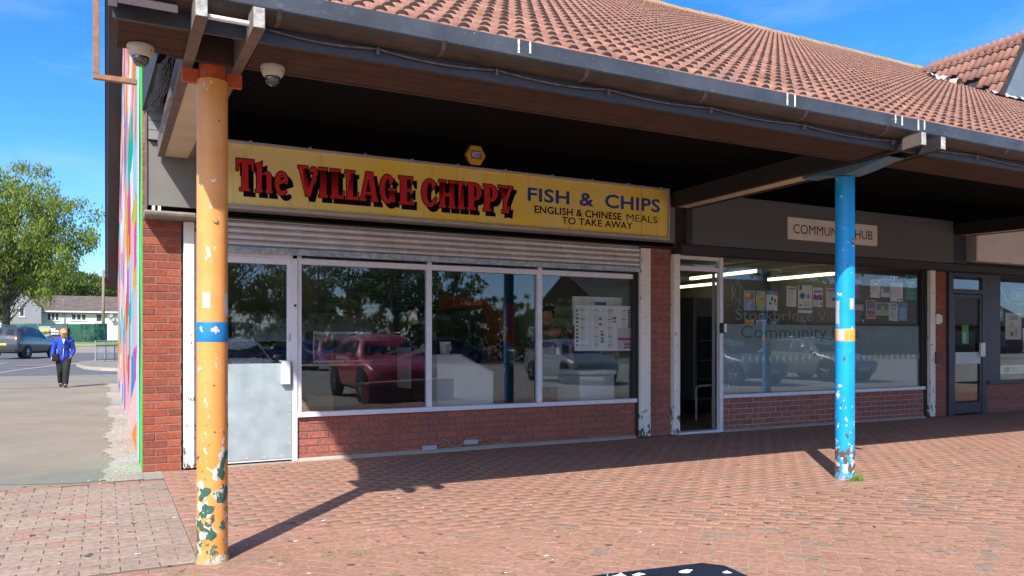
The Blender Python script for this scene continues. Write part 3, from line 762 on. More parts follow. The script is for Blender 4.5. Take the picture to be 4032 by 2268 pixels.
MB().cbox(6.38,24,-.2,-.111,2.405,2.515,.004).build('shutter_box',plain('hub_shutter_box',(.035,.036,.042),.6,.15,9,.1),bh)
MB().box(6.2,6.36,-.1,-.0,2.48,3.2).build('bulkhead_infill',plain('infill_brown',(.07,.06,.055),.7,.1,6,.1),shop)
MB().cbox(12.0,12.42,-.16,-.112,2.53,3.2,.004).build('panel',M_navy,bh)
# ---- roller shutter over the chip shop, rolled up
rs=MB().box(.50,5.775,-.06,-.045,2.15,2.46).build('roller_shutter',M_dark,shop)
pr=[]
for k in range(9):
    t=k/8; pr.append((-.072-.022*math.sin(math.pi*t)**.8, t*.061))
for i in range(5):
    z=2.205+i*.0625-0.0
    MB().prism([(y,z+h*.95) for y,h in pr]+[(-.066,z+.058),(-.066,z)],'x',.505,5.77).build('slat',M_slat,rs,False)
MB().cbox(.505,5.77,-.105,-.062,2.135,2.2,.006).build('bottom_rail',M_rail,rs)
# ---- shutter guides
def guide(x0,x1,z1,y0=-.075,y1=.02):
    g=MB().cbox(x0,x1-.03,y0,y1,.02,z1,.003).cbox(x1-.028,x1,y0+.03,y1,.02,z1,.003)
    return g.build('shutter_guide',M_chan,shop)
guide(.362,.486,2.41); MB().box(.487,.53,-.03,.05,.02,2.14).build('guide_slot',M_dark,shop)
guide(5.80,5.985,2.45); MB().box(5.766,5.80,-.03,.05,.0,2.3).build('guide_slot',M_dark,shop)
MB().cbox(6.347,6.445,-.075,.02,.01,2.4,.004).build('door_jamb',M_chan,shop)
guide(11.6,11.755,2.4,-.09); MB().box(11.55,11.60,-.03,.05,.0,2.4).build('guide_slot',M_dark,shop)
for z,px in ((1.62,5.83),(.93,5.83)):
    MB().lathe([(.0,-.012),(.018,-.012),(.022,-.004),(.022,.004)],(px,-.078,z),14,'y').build('lock_cylinder',M_alu,shop)
# ---- chip shop window and door
def bar(x0,x1,z0,z1,parent,mat=None,y0=-.015,y1=.055,name='window_bar'): return MB().cbox(x0,x1,y0,y1,z0,z1,.003).build(name,mat or M_alu,parent)
win=bar(1.456,5.768,.462,.512,shop,y0=-.045,y1=.06,name='shop_window')
win['label']='three-pane white framed chip shop window'
bar(1.456,1.50,.513,2.14,win); bar(5.725,5.765,.513,2.14,win,M_dark)
bar(2.895,2.95,.513,2.14,win); bar(4.318,4.378,.513,2.14,win)
for a,b in ((1.501,2.894),(2.951,4.317),(4.379,5.724)):
    bar(a,b,2.052,2.112,win)
    MB().box(a,b,.030,.036,.513,2.051).build('pane',M_glass,win)
    MB().box(a,b,.030,.036,2.113,2.2).build('pane',M_glass,win)
bar(1.402,1.4555,.012,2.14,shop,y0=-.03,y1=.06,name='door_post')
MB().lathe([(0,-.004),(.013,-.004),(.013,.004)],(1.430,-.032,1.62),12,'y').build('bolt_hole',M_dark,shop)
door=MB().cbox(.535,.585,-.02,.03,.03,2.105,.003).cbox(1.352,1.400,-.02,.03,.03,2.105,.003).cbox(.585,1.352,-.02,.03,2.04,2.105,.003).cbox(.585,1.352,-.02,.03,.03,.075,.003).cbox(.585,1.352,-.016,.028,.99,1.02,.003).build('door',M_alu,shop)
door['label']='half-glazed chip shop door with galvanised lower panel'
MB().cbox(.54,1.397,-.027,-.0205,.05,1.025,.002).build('kick_panel',M_galv,door)
MB().box(.585,1.352,.002,.008,1.02,2.04).build('pane',M_glass,door)
MB().cbox(1.285,1.372,-.085,-.028,.81,1.045,.004).cbox(1.27,1.375,-.088,-.022,1.045,1.052,.001).build('lock_guard',M_alu,door)
MB().cbox(1.366,1.386,-.026,-.0205,1.25,1.33,.002).build('lock_plate',M_galv,door)
for x,z in [(.62,.075),(.78,.075),(.95,.075),(1.12,.075),(1.3,.075),(1.37,.2),(1.37,.35),(1.37,.5),(1.37,.62),(.7,1.0),(1.0,1.0),(1.2,1.0)]:
    MB().lathe([(0,-.003),(.005,-.0025),(.006,.001)],(x,-.0275,z),8,'y').build('screw',M_alu,door)
MB().box(.50,1.46,-.03,.06,2.106,2.15).build('door_head',M_alu,shop)
MB().box(.49,1.456,-.03,.10,0,.012).build('threshold',M_conc,shop)
# ---- hub window and door
hw=bar(7.25,11.55,.462,.512,shop,y0=-.04,y1=.06,name='shop_window'); hw['label']='wide community hub window with frosted lower half'
bar(7.19,7.249,.0,2.4,hw); bar(11.50,11.549,.513,2.4,hw,M_dark)
MB().box(7.25,11.5,.030,.036,.513,2.4).build('pane',M_glass,hw)
def m_frost():
    n=N('frosted_film'); n.n.remove(n.b); t=n.new('BsdfTransparent'); t.inputs[0].default_value=(.75,.82,.84,1)
    d=n.new('BsdfDiffuse'); d.inputs[0].default_value=(.42,.52,.56,1); m=n.new('MixShader'); m.inputs[0].default_value=.60
    n.L(t.outputs[0],m.inputs[1]); n.L(d.outputs[0],m.inputs[2]); n.L(m.outputs[0],n.out.inputs[0]); return n.mat
MB().box(7.26,11.49,.0385,.0395,.52,1.49).build('frosted_film',m_frost(),hw)
bar(6.446,7.188,2.20,2.26,hw,y0=.0); bar(6.446,7.188,2.35,2.4,hw,y0=.0,mat=M_alu)
MB().box(6.447,7.187,.03,.036,2.261,2.349).build('pane',M_glass,hw)
MB().box(6.446,7.188,-.02,.1,0,.03).build('threshold',M_alu,hw)
# open door leaf folded back inside
def swung(m,px=7.15,py=.06,a=rad(-42)):
    m.v=[(px+(x-px)*math.cos(a)-(y-py)*math.sin(a),py+(x-px)*math.sin(a)+(y-py)*math.cos(a),z) for x,y,z in m.v]; return m
hd=swung(MB().cbox(7.12,7.165,.08,.14,.04,2.18,.003).cbox(7.12,7.165,.78,.84,.04,2.18,.003).cbox(7.12,7.165,.14,.78,2.1,2.18,.003).cbox(7.12,7.165,.14,.78,.04,.2,.003)).build('open_door',plain('grey_aluminium',(.12,.115,.115),.4,.06,9,.05),hw)
swung(MB().box(7.14,7.146,.14,.78,.2,2.1)).build('pane',M_glass,hd)
MB().cbox(7.175,7.26,-.05,-.016,1.36,1.50,.003).build('keypad',M_dark,hw)
kp=MB().cbox(7.225,7.275,-.06,-.051,1.37,1.49,.003).build('keypad_cover',M_alu,hw)
# ---- third shop: navy frames
d3=MB().cbox(12.21,12.30,-.02,.05,.0,2.4,.003).cbox(13.10,13.24,-.02,.05,.0,2.4,.003).cbox(12.30,13.10,-.02,.05,2.05,2.13,.003).cbox(12.30,13.10,-.02,.05,2.34,2.4,.003).build('shop_front',M_navy,shop)
d3['label']='dark navy framed door and window of the end shop'
dl=MB().cbox(12.305,12.36,-.01,.04,.02,2.04,.003).cbox(13.04,13.095,-.01,.04,.02,2.04,.003).cbox(12.36,13.04,-.01,.04,1.98,2.04,.003).cbox(12.36,13.04,-.01,.04,.02,.20,.003).build('door',M_navy,d3)
MB().cbox(12.36,13.04,-.02,.035,.86,1.06,.003).build('push_bar',plain('brushed_panel',(.40,.42,.46),.35,.06,6,.05,metal=.5),dl)
MB().cbox(13.0,13.12,-.06,-.021,.98,1.22,.004).build('lock_guard',M_alu,dl)
MB().box(12.36,13.04,.012,.018,.20,1.98).build('pane',M_glass,dl)
MB().box(12.305,13.095,.012,.018,2.131,2.339).build('pane',M_glass,d3)
MB().cbox(13.24,13.55,-.02,.05,.52,2.4,.003).build('post',M_navy,d3); MB().cbox(13.24,19,-.05,.06,.502,.56,.003).build('sill',M_navy,d3)
MB().cbox(13.55,13.62,-.015,.05,.561,2.4,.003).build('post',M_navy,d3)
MB().box(13.62,19,.02,.026,.561,2.4).build('pane',M_glass,d3)
MB().box(12.14,12.2,-.05,.04,0,2.45).build('edge_trim',M_navy,shop)
# ---- rooms behind the glass
def room(x0,x1,d,wall,fl,z1=2.62,name='interior'):
    m=MB(); m.mi=0
    m.box(x0,x1,.201,d,.0,.02); a=m.build(name+'_floor',fl,shop)
    MB().box(x0,x1,d,d+.1,.02,z1).build(name+'_back_wall',wall,shop)
    MB().box(x0,x0+.05,.201,d,.02,z1).build(name+'_side_wall',wall,shop); MB().box(x1-.05,x1,.201,d,.02,z1).build(name+'_side_wall',wall,shop)
    MB().box(x0,x1,.1,d,z1,z1+.05).build(name+'_ceiling',plain('interior_ceiling',(.42,.42,.40),.8,.04,3,0),shop)
room(.25,6.1,5.2,M_roomdark,M_floorin)
room(6.15,11.9,6.5,M_roomgrey,M_floorin,2.62)
room(12.0,19,5,plain('interior_black',(.05,.035,.035),.7,.1,3,0),M_floorin)
MB().box(0.2,24,.202,.5,2.68,3.4).build('lintel',M_brick_dull,shop)
# junction boxes and loose cable low on the riser
for x,z in ((2.92,.055),(3.43,.088)):
    MB().cbox(x-.085,x+.085,-.035,-.003,z-.026,z+.026,.005).build('conduit_box',plain('grey_conduit',(.42,.47,.50),.5,.1,12,.1),shop)
MB().path([(3.03,-.02,.055),(3.09,-.025,.075),(3.12,-.02,.09)],.004).path([(3.33,-.02,.085),(3.29,-.03,.055),(3.24,-.035,.042),(3.18,-.03,.06),(3.14,-.02,.12),(3.08,-.01,.14)],.004).build('loose_cable',plain('bare_cable',(.45,.35,.22),.6,.1,9,0),shop)
# ------------------------------------------------------------------ canopy posts
def m_peel(name, paint, faded, under1, under2, seed, amt=.0, rust=(.13,.07,.045)):
    """paint flaking off in ragged patches that grow towards the ground"""
    n=N(name); w=n.coords('Object',loc=(seed,seed*.7,0)); z=n.sep(n.coords('World'))[2]
    c=n.mix(n.ramp(n.noise(w,5,5),[(.35,0),(.75,1)]),paint,faded)
    fade=n.ramp(n.math('ADD',z,n.math('MULTIPLY',n.noise(w,6,5),.5)),[(.0,1),(.55,0)])
    low=n.math('MULTIPLY',n.ramp(z,[(.0,1),(1.0,0)]),.13+amt)
    a=n.noise(n.coords('Object',(1,1,.7),loc=(seed,0,0)),15,7,.66)
    b=n.noise(n.coords('Object',(1,1,.8),loc=(seed,9,4)),9,7,.68)
    ka=n.ramp(n.math('ADD',a,low),[(.635,0),(.65,1)]); kb=n.ramp(n.math('ADD',b,n.math('MULTIPLY',n.ramp(z,[(.1,1),(.75,0)]),.18+amt)),[(.685,0),(.695,1)])
    kc=n.ramp(n.math('ADD',n.noise(w,26,3),n.math('MULTIPLY',low,.25)),[(.70,0),(.715,1)])
    c=n.mix(ka,c,under1); c=n.mix(kb,c,under2); c=n.mix(kc,c,rust)
    g=n.ramp(z,[(.0,1),(.06,0)]); c=n.mix(n.math('MULTIPLY',g,.7),c,(.25,.22,.16))
    n.set(col=c,rough=.42,spec=.45)
    n.bump(n.math('ADD',n.math('ADD',ka,kb),n.math('MULTIPLY',n.noise(w,30,4),.25)),.35,.003); return n.mat
M_orange=m_peel('orange_paint',(.70,.265,.055),(.74,.34,.10),(.70,.66,.56),(.05,.13,.085),1.3,amt=-.05)
M_blue=m_peel('blue_paint',(.0,.30,.70),(.01,.35,.74),(.70,.72,.70),(.17,.085,.055),4.1,amt=-.05)
M_bandblue=plain('band_blue',(.01,.20,.46),.5,.12,14,.1)
M_bandorange=plain('band_orange',(.72,.36,.08),.5,.12,14,.1)
M_sticker=plain('sticker_residue',(.56,.52,.47),.8,.15,30,.3)
def patch_on_post(xc,yc,r,ang,w,z0,z1,seed,mat,parent,name='sticker_residue',rag=.18):
    """thin ragged patch wrapped on the shaft"""
    R=random.Random(seed); m=MB(); nu,nv=10,8
    for j in range(nv+1):
        for i in range(nu+1):
            e=rag*R.random() if i in (0,nu) else 0; t=ang+(i/nu-.5)*w*(1-e*1.2); z=z0+(z1-z0)*j/nv
            if j in (0,nv): z+=(z1-z0)*rag*.5*(R.random()-.5)
            m.v.append((xc+(r+.0012)*math.cos(t),yc+(r+.0012)*math.sin(t),z))
    for j in range(nv):
        for i in range(nu): a=j*(nu+1)+i; m.f.append((a,a+1,a+nu+2,a+nu+1)); m.m.append(0)
    return m.build(name,mat,parent)
def blob_on_post(xc,yc,r,ang,z,s,seed,mat,parent,name='paint_chip'):
    R=random.Random(seed); n=26; ph=[R.uniform(0,6.3) for _ in range(5)]; m=MB(); P=[]
    for i in range(n):
        t=2*math.pi*i/n; k=s*(1+sum(.5/(j+1.5)*math.sin((j+2)*t+ph[j]) for j in range(5)))
        P.append((ang+k*math.cos(t)/r, z+k*1.25*math.sin(t)))
    f=lambda a,zz,o: (xc+(r+o)*math.cos(a),yc+(r+o)*math.sin(a),zz)
    inner=[(ang+(a-ang)*.5,z+(zz-z)*.5) for a,zz in P]
    m.add([f(a,zz,.0008) for a,zz in P]+[f(a,zz,.0014) for a,zz in inner]+[f(ang,z,.0014)],[(i,(i+1)%n,(i+1)%n+n,i+n) for i in range(n)]+[(i+n,(i+1)%n+n,2*n) for i in range(n)])
    return m.build(name,mat,parent)
def post(xc,yc,label,shaft_m,band_m,plate_m,kind):
    t=thing('canopy_post',label,'post',(xc,yc,0),'steel posts holding up the canopy')
    r=.084; R=random.Random(int(xc*10))
    rings=[]; zs=[0,.03,.08,.15,.25,.4,.6,.9,1.3,1.8,2.3,2.74]
    m=MB().lathe([(r+(.012 if z==0 else .004 if z==.03 else 0),z) for z in zs],(xc,yc,0),40)
    m.add([(xc+r*math.cos(2*math.pi*i/40),yc+r*math.sin(2*math.pi*i/40),2.74) for i in range(40)],[tuple(range(40))])
    m.build('shaft',shaft_m,t,True)
    MB().lathe([(r+.001,1.252),(r+.0015,1.254),(r+.0015,1.362),(r+.001,1.364)],(xc,yc,0),40).build('band',band_m,t,True)
    if kind=='cross':
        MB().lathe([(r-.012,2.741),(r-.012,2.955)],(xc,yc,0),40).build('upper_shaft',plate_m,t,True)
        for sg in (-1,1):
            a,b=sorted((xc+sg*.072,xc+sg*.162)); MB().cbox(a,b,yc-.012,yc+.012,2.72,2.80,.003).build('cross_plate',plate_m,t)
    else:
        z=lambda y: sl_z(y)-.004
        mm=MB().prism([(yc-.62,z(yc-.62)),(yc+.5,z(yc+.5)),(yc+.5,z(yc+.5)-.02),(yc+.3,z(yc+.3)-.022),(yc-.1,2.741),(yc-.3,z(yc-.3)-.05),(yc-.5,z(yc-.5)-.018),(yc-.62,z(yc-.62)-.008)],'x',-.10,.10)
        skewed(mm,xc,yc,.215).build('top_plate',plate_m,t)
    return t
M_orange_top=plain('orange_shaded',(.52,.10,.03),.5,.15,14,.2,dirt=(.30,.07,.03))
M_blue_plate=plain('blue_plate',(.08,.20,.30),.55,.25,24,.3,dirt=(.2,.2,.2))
po=post(.233,-3.476,'peeling orange canopy post with a blue band',M_orange,M_bandblue,M_orange_top,'cross')
camdir=math.atan2(CAM.y+3.476,CAM.x-.233)
patch_on_post(.233,-3.476,.084,camdir-.38,.55,1.442,1.532,1,M_sticker,po,rag=.1)
patch_on_post(.233,-3.476,.084,camdir+1.1,.5,1.40,1.53,2,M_sticker,po,rag=.1)
blob_on_post(.233,-3.476,.0858,camdir+.18,1.322,.0165,3,M_sticker,po); blob_on_post(.233,-3.476,.0858,camdir-.75,1.325,.011,5,M_sticker,po); blob_on_post(.233,-3.476,.0858,camdir+.22,1.31,.008,6,M_sticker,po)
R=random.Random(77); M_grn=plain('old_green_paint',(.04,.115,.075),.6,.2,30,.2); M_rst=plain('rust_chip',(.14,.08,.05),.8,.3,40,.3)
for i in range(34):
    z=.06+abs(R.gauss(0,.42)); blob_on_post(.233,-3.476,.0845,camdir+R.uniform(-1.5,1.5),z,R.uniform(.003,.012),100+i,(M_sticker,M_grn,M_rst,M_rst)[i%4],po)
for i,(a,z,s) in enumerate(((-.55,.40,.030),(-.45,.30,.034),(.6,.52,.03),(.75,.38,.036),(-.2,.17,.03),(-.9,.22,.025),(.95,.6,.026))):
    blob_on_post(.233,-3.476,.0842,camdir+a-.12,z+.012,s*1.12,300+i,M_sticker,po); blob_on_post(.233,-3.476,.0848,camdir+a,z,s,200+i,M_grn,po)
MB().lathe([(0,-.006),(.012,-.006),(.015,.0)],(.233+.075*math.cos(camdir+.2),-3.476-.086,1.935),14,'y').build('bolt_cap',plain('brass_cap',(.42,.30,.12),.5,.1,9,0),po)
pb=post(5.668,-3.316,'chipped bright blue canopy post with an orange band',M_blue,M_bandorange,M_blue_plate,'strap')
cd2=math.atan2(CAM.y+3.316,CAM.x-5.668)
patch_on_post(5.668,-3.316,.084,cd2-.85,.55,1.41,1.62,7,M_sticker,pb,rag=.12)
patch_on_post(5.668,-3.316,.084,cd2+.75,.55,1.54,1.64,8,M_sticker,pb,rag=.12)
patch_on_post(5.668,-3.316,.0858,cd2-.45,.9,1.258,1.36,9,M_sticker,pb,rag=.25)
for i in range(40):
    z=.05+abs(R.gauss(0,.4)); blob_on_post(5.668,-3.316,.0845,cd2+R.uniform(-1.5,1.5),z,R.uniform(.004,.016),400+i,(M_sticker,M_rst,M_sticker)[i%3],pb)
for i in range(22): blob_on_post(5.668,-3.316,.0848,cd2+R.uniform(-1.5,1.5),R.uniform(.03,.26),R.uniform(.014,.032),500+i,(M_rst,M_rst,M_sticker)[i%3],pb)
s_=patch_on_post(5.668,-3.316,.0845,cd2+.95,.36,2.105,2.20,10,plain('sticker_black',(.02,.02,.022),.5,.1,9,0),pb,'sticker',rag=0)
for dz,h in ((2.108,.012),(2.188,.006)): patch_on_post(5.668,-3.316,.0855,cd2+.95,.36,dz,dz+h,11,M_white,pb,'sticker_edge',rag=0)
for k in (-.09,.05): 
    patch_on_post(5.668,-3.316,.0857,cd2+.95+k,.045,2.135,2.175,12,M_white,pb,'sticker_letter',rag=0); patch_on_post(5.668,-3.316,.0857,cd2+.95+k,.10,2.155,2.161,12,M_white,pb,'sticker_letter',rag=0)
post(11.5,-3.3,'blue canopy post beyond the right end of the shop front',M_blue,M_bandorange,M_blue_plate,'strap')
# weeds at the foot of the blue post
gt=bpy.data.objects.new('grass_clump',blades('grass_clump',[(5.63+.025*i,-3.425-.012*(i%3),.6+.4*(i%2)) for i in range(5)],M_blade,9,.025,.075,70,.03,.0022)); COL.objects.link(gt)
tag(gt,'tuft of bright green grass at the foot of the blue post','grass')
# ------------------------------------------------------------------ yellow sign
def m_signyellow():
    n=N('sign_yellow'); w=n.coords('World'); x=n.sep(w)[0]
    a=n.noise(w,2.2,5); st=n.noise(n.coords('World',(9,1,.9)),2,5,.6); sp=n.noise(w,55,3)
    c=n.mix(n.ramp(a,[(.35,0),(.7,1)]),(.90,.66,.08),(.88,.72,.24))
    c=n.mix(n.ramp(x,[(.0,.0),(1,0)]),c,c)
    fade=n.ramp(n.math('MULTIPLY',x,.16),[(.12,1),(.36,0)]); c=n.mix(n.math('MULTIPLY',fade,.8),c,(.88,.76,.36))
    c=n.mix(n.ramp(st,[(.55,0),(.8,.45)]),c,(.45,.27,.05)); c=n.mix(n.ramp(sp,[(.735,0),(.76,.8)]),c,(.25,.16,.05))
    n.set(col=c,rough=.4,spec=.4); return n.mat
M_yel=m_signyellow()
M_red=plain('sign_red',(.62,.022,.03),.45,.08,6,.02); M_blk=plain('sign_black',(.006,.0055,.008),.8,.1,9,0,spec=.08); M_sblue=plain('sign_blue',(.025,.07,.30),.45,.08,9,0)
M_frame=plain('sign_frame',(.46,.44,.43),.5,.1,12,.1,dirt=(.3,.28,.26))
SX0,SX1,SZ0,SZ1=.57,6.115,2.545,3.205
sg=thing('shop_sign','long yellow chip shop sign with big red shadowed lettering','sign',(3.3,-.25,SZ0))
MB().box(SX0+.02,SX1-.02,-.235,-.203,SZ0+.01,SZ1-.01).build('sign_box',M_frame,sg)
for a,b in ((SX0+.02,3.152),(3.157,5.685),(5.693,SX1-.018)): MB().cbox(a,b,-.245,-.236,SZ0+.03,SZ1-.025,.0015).build('sign_panel',M_yel,sg)
MB().cbox(SX0,SX1,-.275,-.2,SZ1-.028,SZ1,.004).build('frame_bar',M_frame,sg); MB().cbox(SX0,SX1,-.275,-.2,SZ0,SZ0+.034,.004).build('frame_bar',M_frame,sg)
MB().cbox(SX1-.022,SX1,-.274,-.2,SZ0+.034,SZ1-.028,.004).build('frame_bar',M_frame,sg); MB().cbox(SX0,SX0+.022,-.274,-.2,SZ0+.034,SZ1-.028,.004).build('frame_bar',M_frame,sg)
for x in (.95,1.53,2.1,2.62,3.155,3.75,4.37,4.93,5.47,5.98): MB().cbox(x-.012,x+.012,-.281,-.205,SZ1-.03,SZ1+.012,.003).build('clip',M_galv,sg)
def arc(cx,cy,rx,ry,a0,a1,n=10): return [(cx+rx*math.cos(rad(a0+(a1-a0)*i/n)),cy+ry*math.sin(rad(a0+(a1-a0)*i/n))) for i in range(n+1)]
G={}
G['I']=[[(0,0),(.5,0),(.5,.1),(.43,.1),(.43,.9),(.5,.9),(.5,1),(0,1),(0,.9),(.07,.9),(.07,.1),(0,.1)]]
G['L']=[[(0,0),(.78,0),(.78,.27),(.69,.27),(.66,.12),(.46,.12),(.46,.9),(.56,.9),(.56,1),(0,1),(0,.9),(.08,.9),(.08,.1),(0,.1)]]
G['E']=[[(0,0),(.8,0),(.8,.26),(.7,.26),(.67,.12),(.48,.12),(.48,.45),(.62,.45),(.64,.36),(.72,.36),(.72,.66),(.64,.66),(.62,.56),(.48,.56),(.48,.89),(.67,.89),(.71,.76),(.8,.76),(.8,1),(0,1),(0,.9),(.09,.9),(.09,.1),(0,.1)]]
G['H']=[[(0,0),(.44,0),(.44,.1),(.38,.1),(.38,.42),(.62,.42),(.62,.1),(.56,.1),(.56,0),(1,0),(1,.1),(.93,.1),(.93,.9),(1,.9),(1,1),(.56,1),(.56,.9),(.62,.9),(.62,.55),(.38,.55),(.38,.9),(.44,.9),(.44,1),(0,1),(0,.9),(.07,.9),(.07,.1),(0,.1)]]
G['P']=[[(0,0),(.54,0),(.54,.1),(.44,.1),(.44,.36),(.5,.36)]+arc(.5,.68,.4,.32,-90,90)+[(0,1),(0,.9),(.08,.9),(.08,.1),(0,.1)],[(.44,.49)]+arc(.48,.685,.11,.19,-90,90)+[(.44,.875)]]
G['A']=[[(0,0),(.36,0),(.36,.1),(.28,.1),(.31,.21),(.62,.21),(.65,.1),(.57,.1),(.57,0),(1,0),(1,.1),(.94,.1),(.69,1),(.34,1),(.06,.1),(0,.1)],[(.35,.33),(.58,.33),(.465,.74)]]
G['V']=[[(0,1),(0,.9),(.06,.9),(.38,0),(.63,0),(.9,.66)]+arc(.78,.8,.21,.2,-20,150,8)+[(.58,.86),(.6,.7)]+arc(.70,.74,.07,.08,140,0,4)+[(.56,.33),(.36,.9),(.5,.9),(.5,1)]]
G['Y']=[[(0,1),(0,.9),(.06,.9),(.34,.42),(.34,.13),(.22,.1),(.27,.04),(.24,-.03),(.4,.0),(.72,-.02),(.78,.26),(.68,.24),(.64,.13),(.62,.42),(.93,.9),(1,.9),(1,1),(.58,1),(.58,.9),(.67,.9),(.52,.6),(.4,.9),(.47,.9),(.47,1)]]
G['C']=[arc(.46,.5,.46,.52,52,308,18)+[(.90,.32),(.80,.38)]+arc(.48,.5,.16,.36,295,65,12)+[(.62,.62),(.86,.86)]]
G['G']=[arc(.46,.5,.46,.52,52,300,18)+[(.84,.04),(.9,.04),(.9,.44),(.98,.44),(.98,.54),(.5,.54),(.5,.44),(.57,.44),(.57,.2)]+arc(.48,.5,.16,.36,285,65,12)+[(.6,.60),(.86,.86)]]
G['T']=[[(.2,0),(.8,0),(.8,.1),(.69,.1),(.69,.87),(.84,.82),(.89,.62),(1,.62),(1,1),(0,1),(0,.62),(.11,.62),(.16,.82),(.31,.87),(.31,.1),(.2,.1)]]
G['h']=[[(0,0),(.43,0),(.43,.09),(.37,.09),(.37,.5)]+arc(.5,.52,.13,.09,180,0,6)+[(.63,.09),(.57,.09),(.57,0),(1,0),(1,.09),(.93,.09),(.93,.52)]+arc(.65,.52,.28,.19,0,125,8)+[(.39,.62),(.39,1.03),(0,.92),(0,.83),(.07,.83),(.07,.09),(0,.09)]]
G['e']=[arc(.5,.5,.5,.52,12,318,20)+[(.80,.22)]+arc(.54,.40,.22,.22,310,180,8)+[(.34,.44),(.98,.60)],arc(.52,.66,.12,.2,5,185,8)+[]]
def glyph(ch,x0,x1,z0,z1,y,mat,off,parent,name):
    cu=bpy.data.curves.new('g','CURVE'); cu.dimensions='2D'; cu.fill_mode='BOTH'; cu.offset=off
    for pl in G[ch]:
        sp=cu.splines.new('POLY'); sp.points.add(len(pl)-1)
        xs=max(p[0] for p in G[ch][0])
        for q,p in zip(sp.points,pl): q.co=(p[0]/xs*(x1-x0),p[1]*(z1-z0),0,1)
        sp.use_cyclic_u=True
    me=curve_mesh(cu); me.name=name; n=len(me.vertices); co=np.zeros(n*3); me.vertices.foreach_get('co',co); co=co.reshape(-1,3)
    out=np.zeros_like(co); out[:,0]=x0+co[:,0]; out[:,1]=y; out[:,2]=z0+co[:,1]; me.vertices.foreach_set('co',out.ravel()); me.materials.clear(); me.materials.append(mat); me.update()
    return link(bpy.data.objects.new(name,me),parent)
letters=[('T',.818,.985,2.72,3.035),('h',.998,1.165,2.72,3.02),('e',1.182,1.32,2.712,2.945),('V',1.411,1.61,2.72,3.028),('I',1.620,1.713,2.722,3.028),('L',1.737,1.884,2.722,3.028),('L',1.893,2.038,2.722,3.028),('A',2.046,2.252,2.722,3.033),('G',2.262,2.452,2.722,3.02),('E',2.475,2.636,2.72,3.026),
 ('C',2.732,2.924,2.722,3.02),('H',2.935,3.140,2.72,3.028),('I',3.161,3.252,2.72,3.028),('P',3.275,3.460,2.722,3.03),('P',3.472,3.660,2.722,3.03),('Y',3.663,3.856,2.722,3.034)]
for i,(ch,a,b,c,d) in enumerate(letters):
    o=glyph(ch,a+.042,b+.042,c-.045,d-.045,-.2462-.00003*i,M_blk,.0075,sg,'letter_shadow')
    o=glyph(ch,a,b,c,d,-.2472-.00003*i,M_blk,.0075,sg,'letter_outline')
    o=glyph(ch,a,b,c,d,-.2484,M_red,-.0015,sg,'letter')
text('FISH',4.05,4.62,2.885,3.045,-.2465,M_sblue,'lettering',sg,.022); text('&',4.76,4.97,2.885,3.045,-.2465,M_sblue,'lettering',sg,.022); text('CHIPS',5.13,5.975,2.89,3.06,-.2465,M_sblue,'lettering',sg,.022)
text('ENGLISH & CHINESE',4.142,5.375,2.752,2.84,-.2465,M_blk,'lettering',sg,.02); text('MEALS',5.455,5.93,2.752,2.838,-.2465,M_blk,'lettering',sg,0); text('TO TAKE AWAY',4.515,5.545,2.65,2.735,-.2465,M_blk,'lettering',sg,.016)
# ------------------------------------------------------------------ hub sign, end shop sign
hs_=thing('wall_sign','white rectangular community hub sign half hidden by the blue post','sign',(9.1,-.27,2.68))
M_cream=plain('sign_offwhite',(.78,.75,.70),.5,.05,6,.02)
MB().cbox(8.20,10.073,-.272,-.261,2.687,2.998,.0015).build('board',M_cream,hs_)
text('COMMUNITY HUB',8.308,9.962,2.775,2.905,-.2735,M_blk,'lettering',hs_,-.004)
for x in (8.23,10.045):
    for z in (2.71,2.975): MB().lathe([(0,-.003),(.008,-.002),(.009,.001)],(x,-.2725,z),8,'y').build('screw',M_galv,hs_)
es=thing('wall_sign','plain white sign board over the navy end shop','sign',(14,-.3,2.58))
MB().cbox(12.5,16.5,-.30,-.113,2.58,3.16,.004).build('board',plain('endsign_white',(.84,.82,.80),.5,.05,5,.02),es)
MB().box(12.46,12.5,-.302,-.113,2.575,3.165).build('frame_edge',M_frame,es)
MB().prism([(13.83,2.77),(13.95,2.60),(14.3,2.60),(14.3,2.92),(13.95,2.92)],'y',-.303,-.3005).build('emblem',plain('emblem_amber',(.70,.34,.03),.5,.05,9,0),es)
# ------------------------------------------------------------------ alarm box
al=thing('alarm_box','yellow hexagonal alarm box above the chip shop sign','alarm box',(3.38,-.19,3.34))
M_aly=plain('alarm_yellow',(.78,.42,.04),.45,.08,9,.02)
hexp=[(3.385+.122*math.cos(rad(60*i)),3.345+.125*math.sin(rad(60*i))) for i in range(6)]
h0=MB().prism(hexp,'y',-.245,-.191).build('case',M_aly,al)
hx2=[(3.385+.108*math.cos(rad(60*i)),3.345+.111*math.sin(rad(60*i))) for i in range(6)]
MB().add([(x,-.2455,z) for x,z in hexp]+[(x,-.262,z) for x,z in hx2],[(i,(i+1)%6,(i+1)%6+6,i+6) for i in range(6)]+[tuple(range(6,12))]).build('cover',M_aly,al)
for i in range(7): MB().cbox(3.265-.012+i*.009,3.272-.012+i*.009,-.251,-.2,3.33-i*.017,3.338-i*.017,.001).build('louvre',M_dark,al)
MB().box(3.318,3.452,-.2640,-.2625,3.298,3.392).build('label_panel',plain('alarm_label',(.16,.19,.30),.5,.05,9,0),al)
text('ADT',3.328,3.442,3.318,3.375,-.2645,M_white,'lettering',al,.02)
